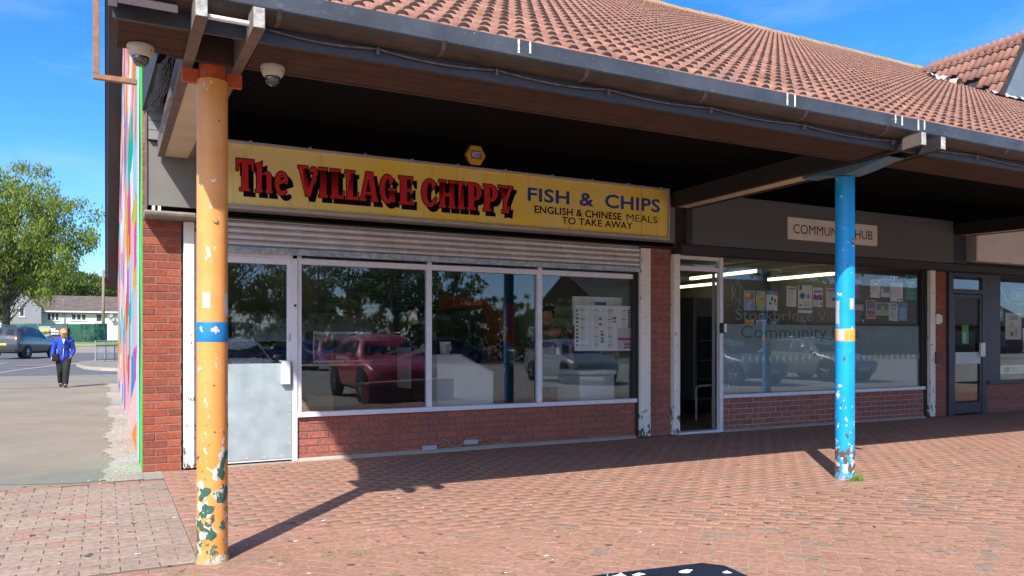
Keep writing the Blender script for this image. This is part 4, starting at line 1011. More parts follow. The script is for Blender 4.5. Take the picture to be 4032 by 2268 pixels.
# ------------------------------------------------------------------ dome cameras
M_camw=plain('camera_cream',(.50,.46,.38),.5,.06,12,.03); M_dome=m_glass('smoked_dome',(.35,.33,.33),.12,.7)
def dome(px,y,label,z=2.814):
    x=xat(px,y); t=thing('dome_camera',label,'camera',(x,y,z),'dome cameras under the canopy')
    MB().lathe([(.001,0),(.066,0),(.068,-.006),(.066,-.022),(.056,-.05),(.046,-.062),(.042,-.062),(.0415,-.055)],(x,y,z),32).build('housing',M_camw,t,True)
    MB().lathe([(.042,-.058),(.0415,-.07),(.038,-.085),(.031,-.098),(.02,-.107),(.001,-.11)],(x,y,z),32).build('dome_cover',M_dome,t,True)
    MB().ellipsoid((x,y,z-.07),(.026,.026,.026),16,10).build('lens_block',M_dark,t,True)
    MB().tube((x,y,z-.07),(x-.02,y-.026,z-.08),.012,.010,12).build('lens',plain('lens_grey',(.2,.2,.21),.25,.05,9,0),t)
    for a in (200,320): MB().lathe([(0,-.001),(.005,-.001),(.005,.002)],(x+.061*math.cos(rad(a)),y+.063*math.sin(rad(a)),z-.03),8,'y').build('screw',M_dark,t)
dome(553.6,-3.68,'cream dome camera at the left end of the canopy')
dome(1073.7,-3.68,'cream dome camera right of the orange post')
# ------------------------------------------------------------------ rusty projecting frame on the gable
fr=thing('sign_bracket','empty rusty square-tube sign frame projecting from the mural wall','bracket',(0,1.36,4.1))
M_rust=plain('rust_steel',(.36,.15,.07),.85,.25,14,.4,dirt=(.2,.13,.11))
MB().cbox(-.43,-.004,1.33,1.39,4.09,4.145,.004).build('lower_arm',M_rust,fr)
MB().cbox(-.43,-.37,1.33,1.39,4.146,6.2,.004).build('upright',M_rust,fr)
MB().cbox(-.43,-.004,1.33,1.39,6.201,6.255,.004).build('upper_arm',M_rust,fr)
# ------------------------------------------------------------------ cable slung under the gutter, netting
cb=thing('cable','loose grey cable slung under the gutter','cable',(3,-4.08,2.86))
M_cab=plain('cable_grey',(.13,.12,.11),.7,.25,20,.2)
pts=[];clips=[.42,1.02,1.75,2.55,3.4,4.3,5.3,6.4,7.6,9,10.6]
for a,b in zip(clips[:-1],clips[1:]):
    for k in range(8): t=k/8; pts.append((a+(b-a)*t,-4.078,2.865-.022*math.sin(math.pi*t)-.004*math.sin(a*9)))
MB().path(pts,.0065,6).build('lead',M_cab,cb,True)
for x in clips[1:-1]: MB().cbox(x-.008,x+.008,-4.092,-4.066,2.832,2.872,.003).build('clip',M_cab,cb)
nw=MB(); w=.0011
def czl(y): return 2.90+(3.5-2.90)*(y+3.56)/3.36
for i in range(0,210):
    x=.42+i*.05
    xw=x
    nw.add([(x-w,-3.555,czl(-3.555)),(x+w,-3.555,czl(-3.555)),(x+w,-.21,czl(-.21)),(x-w,-.21,czl(-.21))],[(0,1,2,3)])
for j in range(66):
    y=-3.54+j*.05
    for a,b in ((.42,5.47+.215*(y+3.316)),(5.85+.215*(y+3.316),11.3+.215*(y+3.3))): nw.add([(a,y-w,czl(y)),(b,y-w,czl(y)),(b,y+w,czl(y)),(a,y+w,czl(y))],[(0,1,2,3)])
o=nw.build('bird_netting',plain('net_wire',(.035,.033,.04),.9,.05,9,0,spec=.05)); tag(o,'fine bird netting stretched under the canopy ceiling','netting',kind='stuff')
# netting gathered and hung beside the left beam
R=random.Random(6); hb=MB()
for s in range(46):
    y0=R.uniform(-3.35,-2.9); x0=R.uniform(-.02,.05); z=2.99; p=[]
    for k in range(12): t=k/11; p.append((x0+.012*math.sin(9*t+s)+.02*t,y0+2.3*t+.03*math.sin(14*t+s*.7),2.92+.36*t-R.uniform(0,.02)-.12*math.sin(math.pi*t)*((s%7)/7)))
    hb.path(p,.0016,3)
o=hb.build('gathered_netting',plain('net_grey',(.10,.11,.11),.8,.2,9,0)); tag(o,'bunched grey bird netting hanging beside the left beam','netting')
# ------------------------------------------------------------------ posters and notices in the windows
def flat(c,nm=None):
    k='print_%d_%d_%d'%tuple(int(x*255) for x in c)
    return plain(k,c,.55,.03,9,0)
def poster(label,x0,x1,z0,z1,base,blocks,y=.0445,tilt=0.,name='poster',cat='poster',group='notices in the hub window',lines=None):
    m=MB(); mats=[flat(base)]; w=x1-x0; h=z1-z0
    m.mi=0; m.box(x0,x1,y,y+.001,z0,z1)
    def add(c): 
        mm=flat(c)
        if mm not in mats: mats.append(mm)
        m.mi=mats.index(mm)
    for i,(u0,u1,v0,v1,c) in enumerate(blocks):
        add(c); m.add([(x0+u0*w,y-.0005-.00015*i,z0+v0*h),(x0+u1*w,y-.0005-.00015*i,z0+v0*h),(x0+u1*w,y-.0005-.00015*i,z0+v1*h),(x0+u0*w,y-.0005-.00015*i,z0+v1*h)],[(0,1,2,3)])
    if lines:
        u0,u1,v0,v1,n,c=lines; R=random.Random(int(x0*100)); add(c); yy=y-.0005-.00015*len(blocks)-.0002
        for k in range(n):
            v=v1-(v1-v0)*k/max(n-1,1); e=u1-(u1-u0)*R.random()*.35
            m.add([(x0+u0*w,yy,z0+v*h),(x0+e*w,yy,z0+v*h),(x0+e*w,yy,z0+v*h+(v1-v0)/n*h*.4),(x0+u0*w,yy,z0+v*h+(v1-v0)/n*h*.4)],[(0,1,2,3)])
    if tilt:
        cx,cz=(x0+x1)/2,(z0+z1)/2; c,s=math.cos(tilt),math.sin(tilt)
        m.v=[(cx+(a-cx)*c-(d-cz)*s,b,cz+(a-cx)*s+(d-cz)*c) for a,b,d in m.v]
    o=m.build(name,mats); return tag(o,label,cat,group)
Wt=(.80,.80,.82);gry=(.35,.35,.4);nv=(.06,.09,.3)
poster('blue and red notice, leftmost in the top row of the hub window',7.685,7.89,1.685,1.965,(.45,.5,.62),[(.08,.92,.55,.95,(.35,.12,.16)),(.15,.6,.65,.9,(.65,.5,.12)),(.08,.92,.05,.5,(.16,.3,.6)),(.08,.92,.46,.5,(.6,.1,.08))],lines=(.2,.8,.1,.4,6,Wt))
poster('teal and mustard notice, second from the left in the hub window',7.91,8.10,1.685,1.97,(.12,.36,.36),[(.0,1,.2,1,(.58,.42,.10)),(.0,.5,.75,1,(.14,.40,.38)),(.55,.8,.55,.62,(.05,.05,.05))],lines=(.2,.8,.05,.15,3,Wt))
poster('white notice with a red and blue heading and black pictures',8.115,8.33,1.69,1.975,Wt,[(.0,.75,.8,1,(.12,.35,.6)),(.75,1,.78,1,(.55,.1,.14)),(.4,.6,.5,.7,(.12,.12,.14)),(.68,.85,.42,.6,(.12,.12,.14)),(.68,.95,.3,.38,(.6,.3,.1)),(.2,.5,.3,.42,(.2,.2,.22))],lines=(.15,.85,.06,.22,4,gry))
poster('plain white list with a small handwritten heading',8.512,8.71,1.755,2.05,Wt,[(.15,.85,.85,.93,(.25,.25,.42))],lines=(.12,.85,.1,.75,12,(.5,.5,.55)),tilt=-.02)
poster('tall white notice with blue flower and green circles',8.747,9.04,1.665,2.08,Wt,[(.18,.42,.5,.72,(.07,.12,.35)),(.1,.5,.57,.65,(.07,.12,.35)),(.62,.82,.52,.68,(.1,.4,.36)),(.08,.26,.82,1,(.18,.16,.16)),(.0,1,.11,.17,(.06,.14,.4)),(.1,.22,.24,.32,(.15,.15,.15))],lines=(.3,.9,.2,.4,5,gry))
poster('white notice with a magenta crowd picture',9.055,9.26,1.765,2.052,Wt,[(.05,.95,.35,.6,(.42,.05,.25)),(.1,.3,.55,.66,(.42,.05,.25)),(.6,.85,.55,.64,(.42,.05,.25)),(.1,.9,.72,.86,(.3,.2,.35)),(.75,.92,.08,.22,(.15,.15,.15))],lines=(.1,.65,.06,.26,4,gry))
poster('white notice with pink heading beside the blue post',9.334,9.54,1.76,2.055,(.74,.7,.7),[(.08,.92,.78,.95,(.62,.3,.32)),(.6,.95,.35,.5,(.12,.08,.12))],lines=(.1,.85,.1,.7,9,(.55,.4,.42)))
poster('yellow notice behind the frosted film, lower left of the hub window',7.70,7.877,1.275,1.55,(.62,.52,.2),[(.05,.95,.7,.95,(.6,.3,.06))],lines=(.15,.85,.1,.6,7,(.4,.34,.16)))
poster('grey and pink notice behind the film, right of the yellow one',7.915,8.114,1.275,1.553,(.6,.62,.66),[(.1,.9,.75,.95,(.3,.3,.34)),(.6,.9,.3,.5,(.6,.12,.2))],lines=(.1,.85,.1,.65,8,gry))
poster('dark slate notice beside the grey one, behind the film',8.14,8.37,1.42,1.553,(.08,.13,.15),[(.3,.7,.1,.9,(.3,.36,.38))])
poster('purple leaflet at the right edge of the blue post',9.943,10.11,1.892,2.204,(.17,.10,.22),[(.05,.95,.8,.98,(.45,.45,.55))],lines=(.1,.9,.1,.7,9,(.4,.36,.5)))
poster('white form with a navy heading, first of the top row right of the post',10.322,10.55,1.932,2.226,Wt,[(.3,.7,.82,.88,nv),(.1,.25,.7,.82,(.12,.12,.2)),(.75,.9,.7,.82,(.12,.12,.2)),(.1,.22,.16,.24,nv),(.78,.9,.16,.24,nv)],lines=(.12,.88,.3,.65,7,(.45,.45,.5)),tilt=-.02)
poster('blue panelled notice between two white sheets in the top row',10.568,10.778,1.944,2.238,(.66,.7,.74),[(.1,.95,.25,.95,(.12,.28,.42)),(.1,.35,.28,.45,(.5,.6,.66)),(.3,.9,.86,.9,Wt)],lines=(.2,.85,.5,.8,6,(.35,.5,.6)))
poster('large white notice with portraits and a blue stripe, left of the green poster',10.793,11.10,1.882,2.29,Wt,[(.0,.32,.82,1,(.6,.6,.62)),(.06,.22,.86,.98,(.14,.1,.08)),(.35,1,.82,1,(.22,.18,.17)),(.0,1,.72,.815,(.2,.3,.5)),(.55,.68,.05,.13,(.12,.12,.12)),(.78,.92,.05,.13,(.12,.12,.12))],lines=(.08,.92,.2,.66,11,(.5,.5,.55)))
tp=poster('green thank you poster in the top right corner of the hub window',11.156,11.44,1.908,2.324,(.0,.22,.15),[(.1,.2,.88,.96,(.3,.6,.5)),(.4,.9,.93,.95,(.25,.5,.4))],lines=(.12,.85,.08,.36,7,(.12,.42,.32)))
text('THANK',11.18,11.40,2.17,2.225,.0425,M_white,'lettering',tp,.02); text('YOU!',11.22,11.37,2.10,2.155,.0425,M_white,'lettering',tp,.02)
poster('dark round-topped poster with joined hands beside the blue post',9.93,10.185,1.545,1.855,(.025,.025,.06),[(.05,.95,.55,.9,(.35,.28,.26)),(.2,.8,.62,.82,(.55,.42,.36)),(.8,.95,.02,.12,(.6,.6,.62))],lines=(.05,.75,.05,.45,6,(.35,.35,.4)))
poster('navy and orange event flyer in the second row right of the post',10.225,10.444,1.60,1.888,(.62,.62,.68),[(.07,.93,.04,.96,(.10,.12,.35)),(.07,.93,.04,.3,(.48,.16,.08)),(.25,.75,.62,.88,(.3,.12,.2)),(.15,.85,.42,.56,(.5,.35,.2))],tilt=.01)
poster('green landscape leaflet with a pale circle',10.462,10.753,1.656,1.858,(.55,.58,.5),[(.04,.96,.06,.94,(.10,.18,.05)),(.04,.96,.06,.4,(.34,.42,.26)),(.35,.65,.3,.75,(.26,.38,.18))])
poster('pale sheet of line drawings, right of the green leaflet',10.762,10.976,1.572,1.86,(.55,.6,.63),[(.15,.85,.8,.93,(.22,.25,.28)),(.15,.8,.6,.75,(.3,.34,.38)),(.2,.5,.2,.5,(.35,.4,.44))],lines=(.2,.85,.08,.5,7,(.34,.38,.42)),tilt=-.03)
poster('sky blue leaflet with a wavy heading, rightmost of the second row',10.994,11.203,1.577,1.87,(.10,.33,.58),[(.1,.3,.75,.9,(.05,.1,.2)),(.4,.6,.78,.9,(.3,.08,.3)),(.7,.9,.76,.88,(.1,.1,.25))],lines=(.15,.85,.1,.65,9,(.4,.6,.75)))
poster('pair of pale grey sheets taped behind the frosted film',10.109,10.553,1.185,1.483,(.5,.56,.62),[(.47,.49,.02,.98,(.3,.36,.4)),(.32,.52,.8,.98,(.7,.72,.74))])
poster('torn white card leaning inside the hub window',10.71,11.18,1.067,1.25,(.70,.72,.72),[(.02,.15,.3,.7,(.3,.16,.16)),(.5,.95,.3,.36,(.4,.44,.44))],y=.06,tilt=-.08,cat='card')
M_film=plain('film_letters',(.22,.25,.26),.5,.05,9,0); M_film2=plain('film_letters_dark',(.05,.09,.11),.5,.05,9,0); M_tri=plain('film_triangles',(.62,.60,.42),.5,.1,9,0)
vl=thing('window_lettering','large faded vinyl lettering across the hub window','lettering',(9,.041,1.2))
text('Stockbridge Village',7.52,9.98,1.50,1.70,.0405,M_film,'lettering',vl,0); text('Community Hub',7.62,10.05,1.235,1.47,.0375,M_film2,'lettering',vl,-.003)
for i in range(30):
    x=7.62+i*.132
    MB().add([(x,.0378,1.0),(x+.055,.0378,.935),(x+.055,.0378,1.065)],[(0,1,2)]).build('film_triangle',M_tri,vl)
# cracked film on the left of the hub window
R=random.Random(3); ck=MB()
for s in range(26):
    x=R.uniform(7.27,7.62); z=R.uniform(.6,2.2); a=R.uniform(.9,2.2); 
    for k in range(R.randint(3,7)):
        a+=R.gauss(0,.5); l=R.uniform(.03,.10); x2=min(max(x+l*math.cos(a),7.26),7.8); z2=z-l*math.sin(a)
        if z2<.55: break
        w=R.uniform(.0012,.004); ck.add([(x-w,.0376,z),(x+w,.0376,z),(x2+w*.6,.0376,z2),(x2-w*.6,.0376,z2)],[(0,1,2,3)]); x,z=x2,z2
o=ck.build('cracked_film',plain('crack_white',(.55,.62,.64),.5,.1,9,0)); tag(o,'white cracks and creases in the film at the left of the hub window','window film')
# chip shop menu poster
mx0,mx1,mz0,mz1=4.874,5.733,1.128,1.703; bl=[]
R=random.Random(9); pal=[(.30,.14,.08),(.36,.2,.1),(.22,.10,.07),(.12,.12,.08),(.4,.22,.1)]
for c in range(4):
    u0=.03+c*.245; bl.append((u0-.012,u0-.006,.03,.97,(.45,.5,.56)))
    for r in range(5):
        v=.88-r*.19
        if R.random()<.75: bl.append((u0+.055,u0+.145,v,v+.016,(.42,.06,.08)))
for k in range(10): bl.append((.02,.065,.85-k*.083,.9-k*.083,pal[k%5])); 
for k in range(7): bl.append((.935,.985,.88-k*.062,.925-k*.062,pal[(k+2)%5]))
for u,v in ((.42,.68),(.42,.56),(.44,.40),(.45,.33),(.45,.25),(.45,.18),(.67,.70),(.67,.62)): bl.append((u,u+.05,v,v+.05,pal[int(u*100+v*100)%5]))
bl += [(.755,.985,.03,.49,(.62,.5,.62)),(.755,.985,.23,.285,(.45,.04,.09)),(.87,.92,.05,.1,pal[0]),(.93,.98,.05,.1,pal[1]),(.87,.92,.12,.17,pal[2]),(.93,.98,.12,.17,pal[3])]
mn=poster('large menu poster of dishes taped inside the right chip shop pane',mx0,mx1,mz0,mz1,(.76,.81,.88),bl,name='menu_poster',cat='menu',group='printed menus')
ml=MB()
for c in range(4):
    for k in range(46):
        u=.03+c*.245+.06; v=.94-k*.0195; e=u+.10*R.uniform(.6,1)
        ml.add([(mx0+u*.859,.0405-.0,mz0+v*.575),(mx0+e*.859,.0405,mz0+v*.575),(mx0+e*.859,.0405,mz0+v*.575+.003),(mx0+u*.859,.0405,mz0+v*.575+.003)],[(0,1,2,3)])
ml.build('print_lines',plain('menu_ink',(.38,.42,.5),.6,.05,9,0),mn)
# end shop posters and neon
cp=poster('white coffee offer poster in the navy end shop window',13.851,14.331,1.276,1.748,(.62,.66,.62),[(.3,.5,.12,.3,(.28,.16,.06)),(.58,.75,.14,.42,(.45,.42,.35)),(.25,.5,.5,.62,(.55,.48,.12))],y=.034,group='leaflets in the end shop window')
text('COFFEE',13.97,14.21,1.62,1.69,.031,flat((.04,.2,.12)),'lettering',cp,.02)
poster('small turquoise leaflet left of the coffee poster',13.63,13.79,1.607,1.837,(.02,.42,.42),[(.4,.6,.3,.7,Wt)],y=.034,group='leaflets in the end shop window')
poster('narrow green and white menu strip at the foot of the end shop window',13.69,14.6,.665,.818,(.5,.6,.56),[(.12,.32,.15,.75,(.02,.28,.12)),(.36,.6,.2,.8,(.2,.45,.36))],y=.034,group='leaflets in the end shop window')
poster('green notice on the end shop door',12.60,12.78,1.20,1.52,(.10,.42,.10),[(.1,.6,.05,.6,(.45,.65,.45))],y=.026,group='leaflets in the end shop window')
ns=thing('neon_sign','oval open sign hanging in the end shop window','sign',(14.5,.12,2.0))
pts=[(14.42+.26*math.cos(t),.12,2.06+.15*math.sin(t)) for t in [2*math.pi*i/28 for i in range(29)]]
MB().path(pts,.008,6).build('oval_tube',plain('unlit_tube',(.62,.58,.56),.3,.05,9,0),ns,True)
text('OPEN',14.24,14.62,1.99,2.14,.119,plain('unlit_tube',(.62,.58,.56)),'lettering',ns,0)
pts=[(13.63,.12,2.36),(13.85,.12,2.2),(14.06,.12,1.95),(14.09,.12,1.9)]; MB().path(pts,.010,6).build('hanging_cord',plain('unlit_tube',(.62,.58,.56)),ns)
# small fittings on the right-hand guide
for z0,z1,lab in ((.88,1.07,'small broken brown letter box on the brick pier right of the hub'),(1.525,1.69,'small white lock cover on the guide right of the hub')):
    o=MB().cbox(11.70,11.80,-.13,-.0905,z0,z1,.006).cbox(11.73,11.87,-.115,-.092,z0+.02,z1-.02,.004).build('letter_box' if z0<1 else 'lock_cover',plain('box_brown',(.12,.09,.075),.7,.2,20,.2) if z0<1 else M_white)
    tag(o,lab,'box')
# ------------------------------------------------------------------ people
def V(*a): return Vector(a)
def hand(m, wrist, d, palm_n, side, curl=.5, s=1.0):
    """palm and five bent fingers; d = direction of the fingers, palm_n = palm normal, side = towards the thumb"""
    d=d.normalized(); palm_n=palm_n.normalized(); side=side.normalized()
    k=wrist+d*.045*s; m.capsule(wrist,k-side*.018*s,.024*s,.022*s,8,3); m.capsule(wrist,k+side*.018*s,.024*s,.022*s,8,3)
    for i,(o,l) in enumerate(((.028,.066),(.010,.075),(-.009,.070),(-.027,.055))):
        b=k+side*o*s+d*.012*s; mid=b+(d*math.cos(curl*.6)+palm_n*math.sin(curl*.6))*l*.5*s; tip=mid+(d*math.cos(curl*1.5)+palm_n*math.sin(curl*1.5))*l*.5*s
        m.capsule(b,mid,.0095*s,.009*s,7,3); m.capsule(mid,tip,.009*s,.0075*s,7,3)
    tb=wrist+side*.026*s+d*.02*s; tm=tb+(side*.7+d*.8+palm_n*.25).normalized()*.038*s; m.capsule(tb,tm,.012*s,.010*s,7,3); m.capsule(tm,tm+(d*.9+side*.15+palm_n*.35).normalized()*.03*s,.010*s,.008*s,7,3)
def person(label, loc, rz, J, skin, clothes, hair, H=1.57, vox=.011, cat='person', head_pitch=0.0, head_yaw=0., hairstyle='short', bag=None, group=None):
    """J: joint positions for a 1.57 m figure, front towards local -y. clothes: list of (name, mat, [segments], voxel)"""
    t=thing('person',label,cat,loc,group,rz,world_parts=False); t.scale=(H/1.57,)*3
    b=MB(); A=lambda a,c,r0,r1: b.capsule(J[a],J[c],r0,r1,12,4)
    A('pelvis','waist',.135,.115); A('waist','chest',.115,.135); A('chest','neck0',.12,.06); A('neck0','head0',.055,.052)
    for s in 'LR':
        A('hip'+s,'knee'+s,.088,.058); A('knee'+s,'ank'+s,.056,.038); A('sh'+s,'el'+s,.052,.040); A('el'+s,'wr'+s,.039,.027); A('chest','sh'+s,.10,.055); A('pelvis','hip'+s,.11,.09)
        b.capsule(J['ank'+s],J['toe'+s],.036,.03,10,3)
        hd=J.get('hand'+s)
        if hd: hand(b,J['wr'+s],hd[0],hd[1],hd[2],hd[3])
    Rm=Matrix.Rotation(head_yaw,3,'Z')@Matrix.Rotation(head_pitch,3,'X'); hc=J['head']
    P=lambda x,y,z: hc+Rm@V(x,y,z)
    b.ellipsoid(hc,(.074,.092,.098),18,12,Rm); b.ellipsoid(P(0,-.02,-.055),(.056,.072,.062),14,8,Rm)
    b.capsule(P(0,-.088,.018),P(0,-.106,-.022),.011,.015,8,3)
    for s in (-1,1):
        b.ellipsoid(P(s*.076,.008,-.008),(.010,.020,.030),8,6,Rm); b.ellipsoid(P(s*.030,-.084,.03),(.022,.012,.008),8,6,Rm); b.ellipsoid(P(s*.036,-.07,-.028),(.022,.018,.02),8,6,Rm)
    b.ellipsoid(P(0,-.086,-.058),(.022,.012,.007),8,6,Rm); b.ellipsoid(P(0,-.076,-.092),(.02,.016,.014),8,6,Rm)
    body=bake(b,'body',skin,t,vox,3,loc=(0,0,0))
    for s in (-1,1):
        MB().ellipsoid(P(s*.030,-.086,.012),(.010,.006,.006),8,6,Rm).build('eye',plain('eye_white',(.6,.58,.55),.3,.02,9,0),t,True,loc=(0,0,0))
    MB().ellipsoid(P(0,-.099,-.060),(.021,.006,.006),8,6,Rm).build('mouth',plain('lips',(.36,.12,.11),.5,.05,9,0),t,True,loc=(0,0,0))
    if hairstyle:
        h=MB(); h.ellipsoid(P(0,.022,.034),(.088,.092,.088),18,12,Rm)
        if hairstyle=='short':
            for s in (-1,1): h.ellipsoid(P(s*.066,.02,-.02),(.028,.06,.065),12,8,Rm)
            h.ellipsoid(P(0,-.062,.085),(.066,.038,.03),12,8,Rm); h.ellipsoid(P(0,.06,-.03),(.07,.05,.075),12,8,Rm); h.ellipsoid(P(.035,-.05,.092),(.045,.04,.028),12,8,Rm)
        bake(h,'hair',hair,t,.012,2,loc=(0,0,0))
    for nm,mat,segs,vx in clothes:
        c=MB()
        for sg in segs:
            if sg[0]=='e': c.ellipsoid(sg[1],sg[2],16,10)
            elif sg[0]=='b': c.cbox(*sg[1],sg[2])
            else:
                p0=J[sg[0]] if isinstance(sg[0],str) else sg[0]; p1=J[sg[1]] if isinstance(sg[1],str) else sg[1]; c.capsule(p0,p1,sg[2],sg[3],14,4)
        bake(c,nm,mat,t,vx,3,loc=(0,0,0))
    t['_P']=0; del t['_P']
    return t
M_skin=plain('skin_fair',(.56,.31,.23),.55,.06,20,.02)
# woman in a blue fleece walking towards the shops, looking down
JW=dict(pelvis=V(0,.0,.84),waist=V(0,0,.98),chest=V(0,.01,1.18),neck0=V(0,.015,1.31),head0=V(0,-.02,1.38),head=V(0,-.055,1.455),
 hipL=V(.09,0,.80),kneeL=V(.06,-.12,.45),ankL=V(.04,-.14,.09),toeL=V(.045,-.27,.04),hipR=V(-.09,0,.80),kneeR=V(-.075,.03,.44),ankR=V(-.06,.22,.13),toeR=V(-.065,.12,.04),
 shL=V(.175,.02,1.25),elL=V(.235,.05,1.0),wrL=V(.19,-.09,.87),shR=V(-.175,.02,1.25),elR=V(-.235,.04,1.0),wrR=V(-.265,-.05,.80),
 handR=(V(-.03,-.12,-.99),V(.9,0,0),V(.1,-1,0),.5),handL=(V(-.3,-.2,-.9),V(-1,.2,0),V(0,-1,.1),.4))
M_fleece=plain('fleece_blue',(.018,.06,.42),.9,.14,30,.4); M_trou=plain('black_trousers',(.018,.017,.019),.85,.2,20,.2); M_shoe=plain('dark_shoes',(.03,.026,.024),.6,.15,20,.1); M_top=plain('white_top',(.72,.72,.72),.85,.05,20,.1)
woman=person('woman in a bright blue fleece and black trousers walking with head bowed','',0,JW,M_skin,[],None) if False else None
cl=[('jacket',M_fleece,[('pelvis','waist',.155,.142),(V(0,0,.80),V(0,0,.86),.145,.153),('waist','chest',.144,.148),('chest',V(0,.012,1.27),.140,.085),('shL','elL',.072,.060),('elL','wrL',.064,.05),('shR','elR',.072,.060),('elR',V(-.262,-.03,.85),.058,.05),('chest','shL',.12,.08),('chest','shR',.12,.08)],.011),
 ('trousers',M_trou,[('pelvis','hipL',.142,.112),('pelvis','hipR',.142,.112),('hipL','kneeL',.108,.084),('kneeL',V(.043,-.14,.12),.083,.072),('hipR','kneeR',.108,.084),('kneeR',V(-.063,.20,.15),.083,.072)],.011),
 ('shoe',M_shoe,[(V(.04,-.12,.05),'toeL',.05,.042)],.009),('shoe',M_shoe,[(V(-.06,.23,.085),'toeR',.05,.042)],.009)]
pw=person('woman in a bright blue fleece and black trousers walking with head bowed',(-1.314,15.94,0),.05,JW,M_skin,cl,plain('hair_auburn',(.50,.29,.12),.7,.3,60,.5),head_pitch=.85,head_yaw=.12,vox=.009)
def loc_part(mb,name,mat,par,smooth=True): return mb.build(name,mat,par,smooth,loc=(0,0,0))
loc_part(MB().prism([(-.03,1.30),(.035,1.305),(.02,1.23),(.006,1.17),(-.004,1.17),(-.016,1.23)],'y',-.178,-.135),'collar_top',M_top,pw,False)
loc_part(MB().tube((.002,-.172,1.10),(-.012,-.176,.79),.006,.006,8),'zip',M_top,pw)
bagm=plain('black_bag',(.012,.012,.013),.45,.1,20,.1)
loc_part(MB().cbox(-.27,-.10,-.15,-.05,.70,.90,.025),'shoulder_bag',bagm,pw,False)
loc_part(MB().path([(.12,-.125,1.27),(.06,-.165,1.16),(-.02,-.178,1.05),(-.10,-.172,.94),(-.14,-.155,.89)],.012,6),'bag_strap',bagm,pw)
# shop staff
def staff_J(reach):
    J=dict(JW); J=dict((k,(v.copy() if isinstance(v,Vector) else v)) for k,v in J.items())
    J['kneeR']=V(-.09,-.01,.44); J['ankR']=V(-.09,.02,.09); J['toeR']=V(-.10,-.11,.035); J['kneeL']=V(.09,-.01,.44); J['ankL']=V(.09,.02,.09); J['toeL']=V(.1,-.11,.035)
    J['head']=V(0,-.03,1.47); J['elR']=V(-.25,-.05,1.02); J['wrR']=V(-.17,-.25,.98); J['handR']=(V(.2,-1,-.1),V(0,0,-1),V(1,0,0),.4)
    J['elL']=V(.27,-.06,1.03); J['wrL']=V(.22,-.27,.95); J['handL']=(V(-.1,-1,-.2),V(0,0,-1),V(-1,0,0),.4)
    if reach: J['elL']=V(.29,-.12,1.05); J['wrL']=V(.27,-.33,.90)
    return J
M_blackcl=plain('black_tshirt',(.016,.016,.018),.85,.15,20,.1); M_apron=plain('grey_apron',(.36,.38,.38),.85,.06,20,.1)
def staff(label,loc,rz,reach,cap):
    J=staff_J(reach)
    c=[('tshirt',M_blackcl,[('pelvis','waist',.165,.15),('waist','chest',.155,.158),('chest',V(0,.012,1.29),.145,.075),('shL',J['shL'].lerp(J['elL'],.75),.075,.072),('shR',J['shR'].lerp(J['elR'],.75),.075,.072),('chest','shL',.12,.08),('chest','shR',.12,.08)],.013),
       ('trousers',M_trou,[('pelvis','hipL',.14,.11),('pelvis','hipR',.14,.11),('hipL','kneeL',.105,.08),('kneeL',V(.09,.02,.12),.08,.07),('hipR','kneeR',.105,.08),('kneeR',V(-.09,.02,.12),.08,.07)],.014),
       ('shoe',M_shoe,[(V(.09,.04,.05),'toeL',.05,.042)],.012),('shoe',M_shoe,[(V(-.09,.04,.05),'toeR',.05,.042)],.012)]
    p=person(label,loc,rz,J,M_skin,c,plain('hair_dark',(.03,.022,.018),.7,.2,60,.4),H=1.72,vox=.014,head_pitch=.3,hairstyle='short',group='staff in the chip shop')
    hc=J['head']; 
    if cap=='chequered':
        n=N('chequered_cap'); ck=n.new('TexChecker'); ck.inputs['Scale'].default_value=36; ck.inputs[1].default_value=(.7,.7,.7,1); ck.inputs[2].default_value=(.012,.012,.012,1)
        n.L(n.coords('Object'),ck.inputs[0]); n.set(col=ck.outputs[0],rough=.8)
        loc_part(MB().lathe([(.001,.062),(.06,.058),(.09,.045),(.10,.02),(.098,0),(.095,-.03)],tuple(hc+V(0,.02,.07)),24),'skull_cap',n.mat,p)
    else:
        loc_part(MB().lathe([(.001,.075),(.05,.07),(.085,.045),(.097,.0),(.096,-.02)],tuple(hc+V(0,.015,.055)),24),'cap',M_blackcl,p); loc_part(MB().ellipsoid(hc+V(0,-.12,.045),(.07,.065,.008),14,6),'cap_peak',M_blackcl,p)
    loc_part(MB().cbox(-.15,.15,-.185,-.16,.55,1.05,.01),'apron',M_apron,p,False)
    if reach: loc_part(MB().tube(J['shL'].lerp(J['elL'],.55)+V(.06,-.055,0),J['shL'].lerp(J['elL'],.95)+V(.06,-.055,0),.012,.012,8),'red_trim',plain('red_trim',(.7,.02,.02),.6,.05,9,0),p)
    return p
staff('cook in a chequered skull cap and black T-shirt leaning over the counter',(5.12,1.15,.02),-.45,True,'chequered')
staff('cook in a black peaked cap behind the middle window mullion',(3.42,1.75,.02),-1.35,False,'plain')
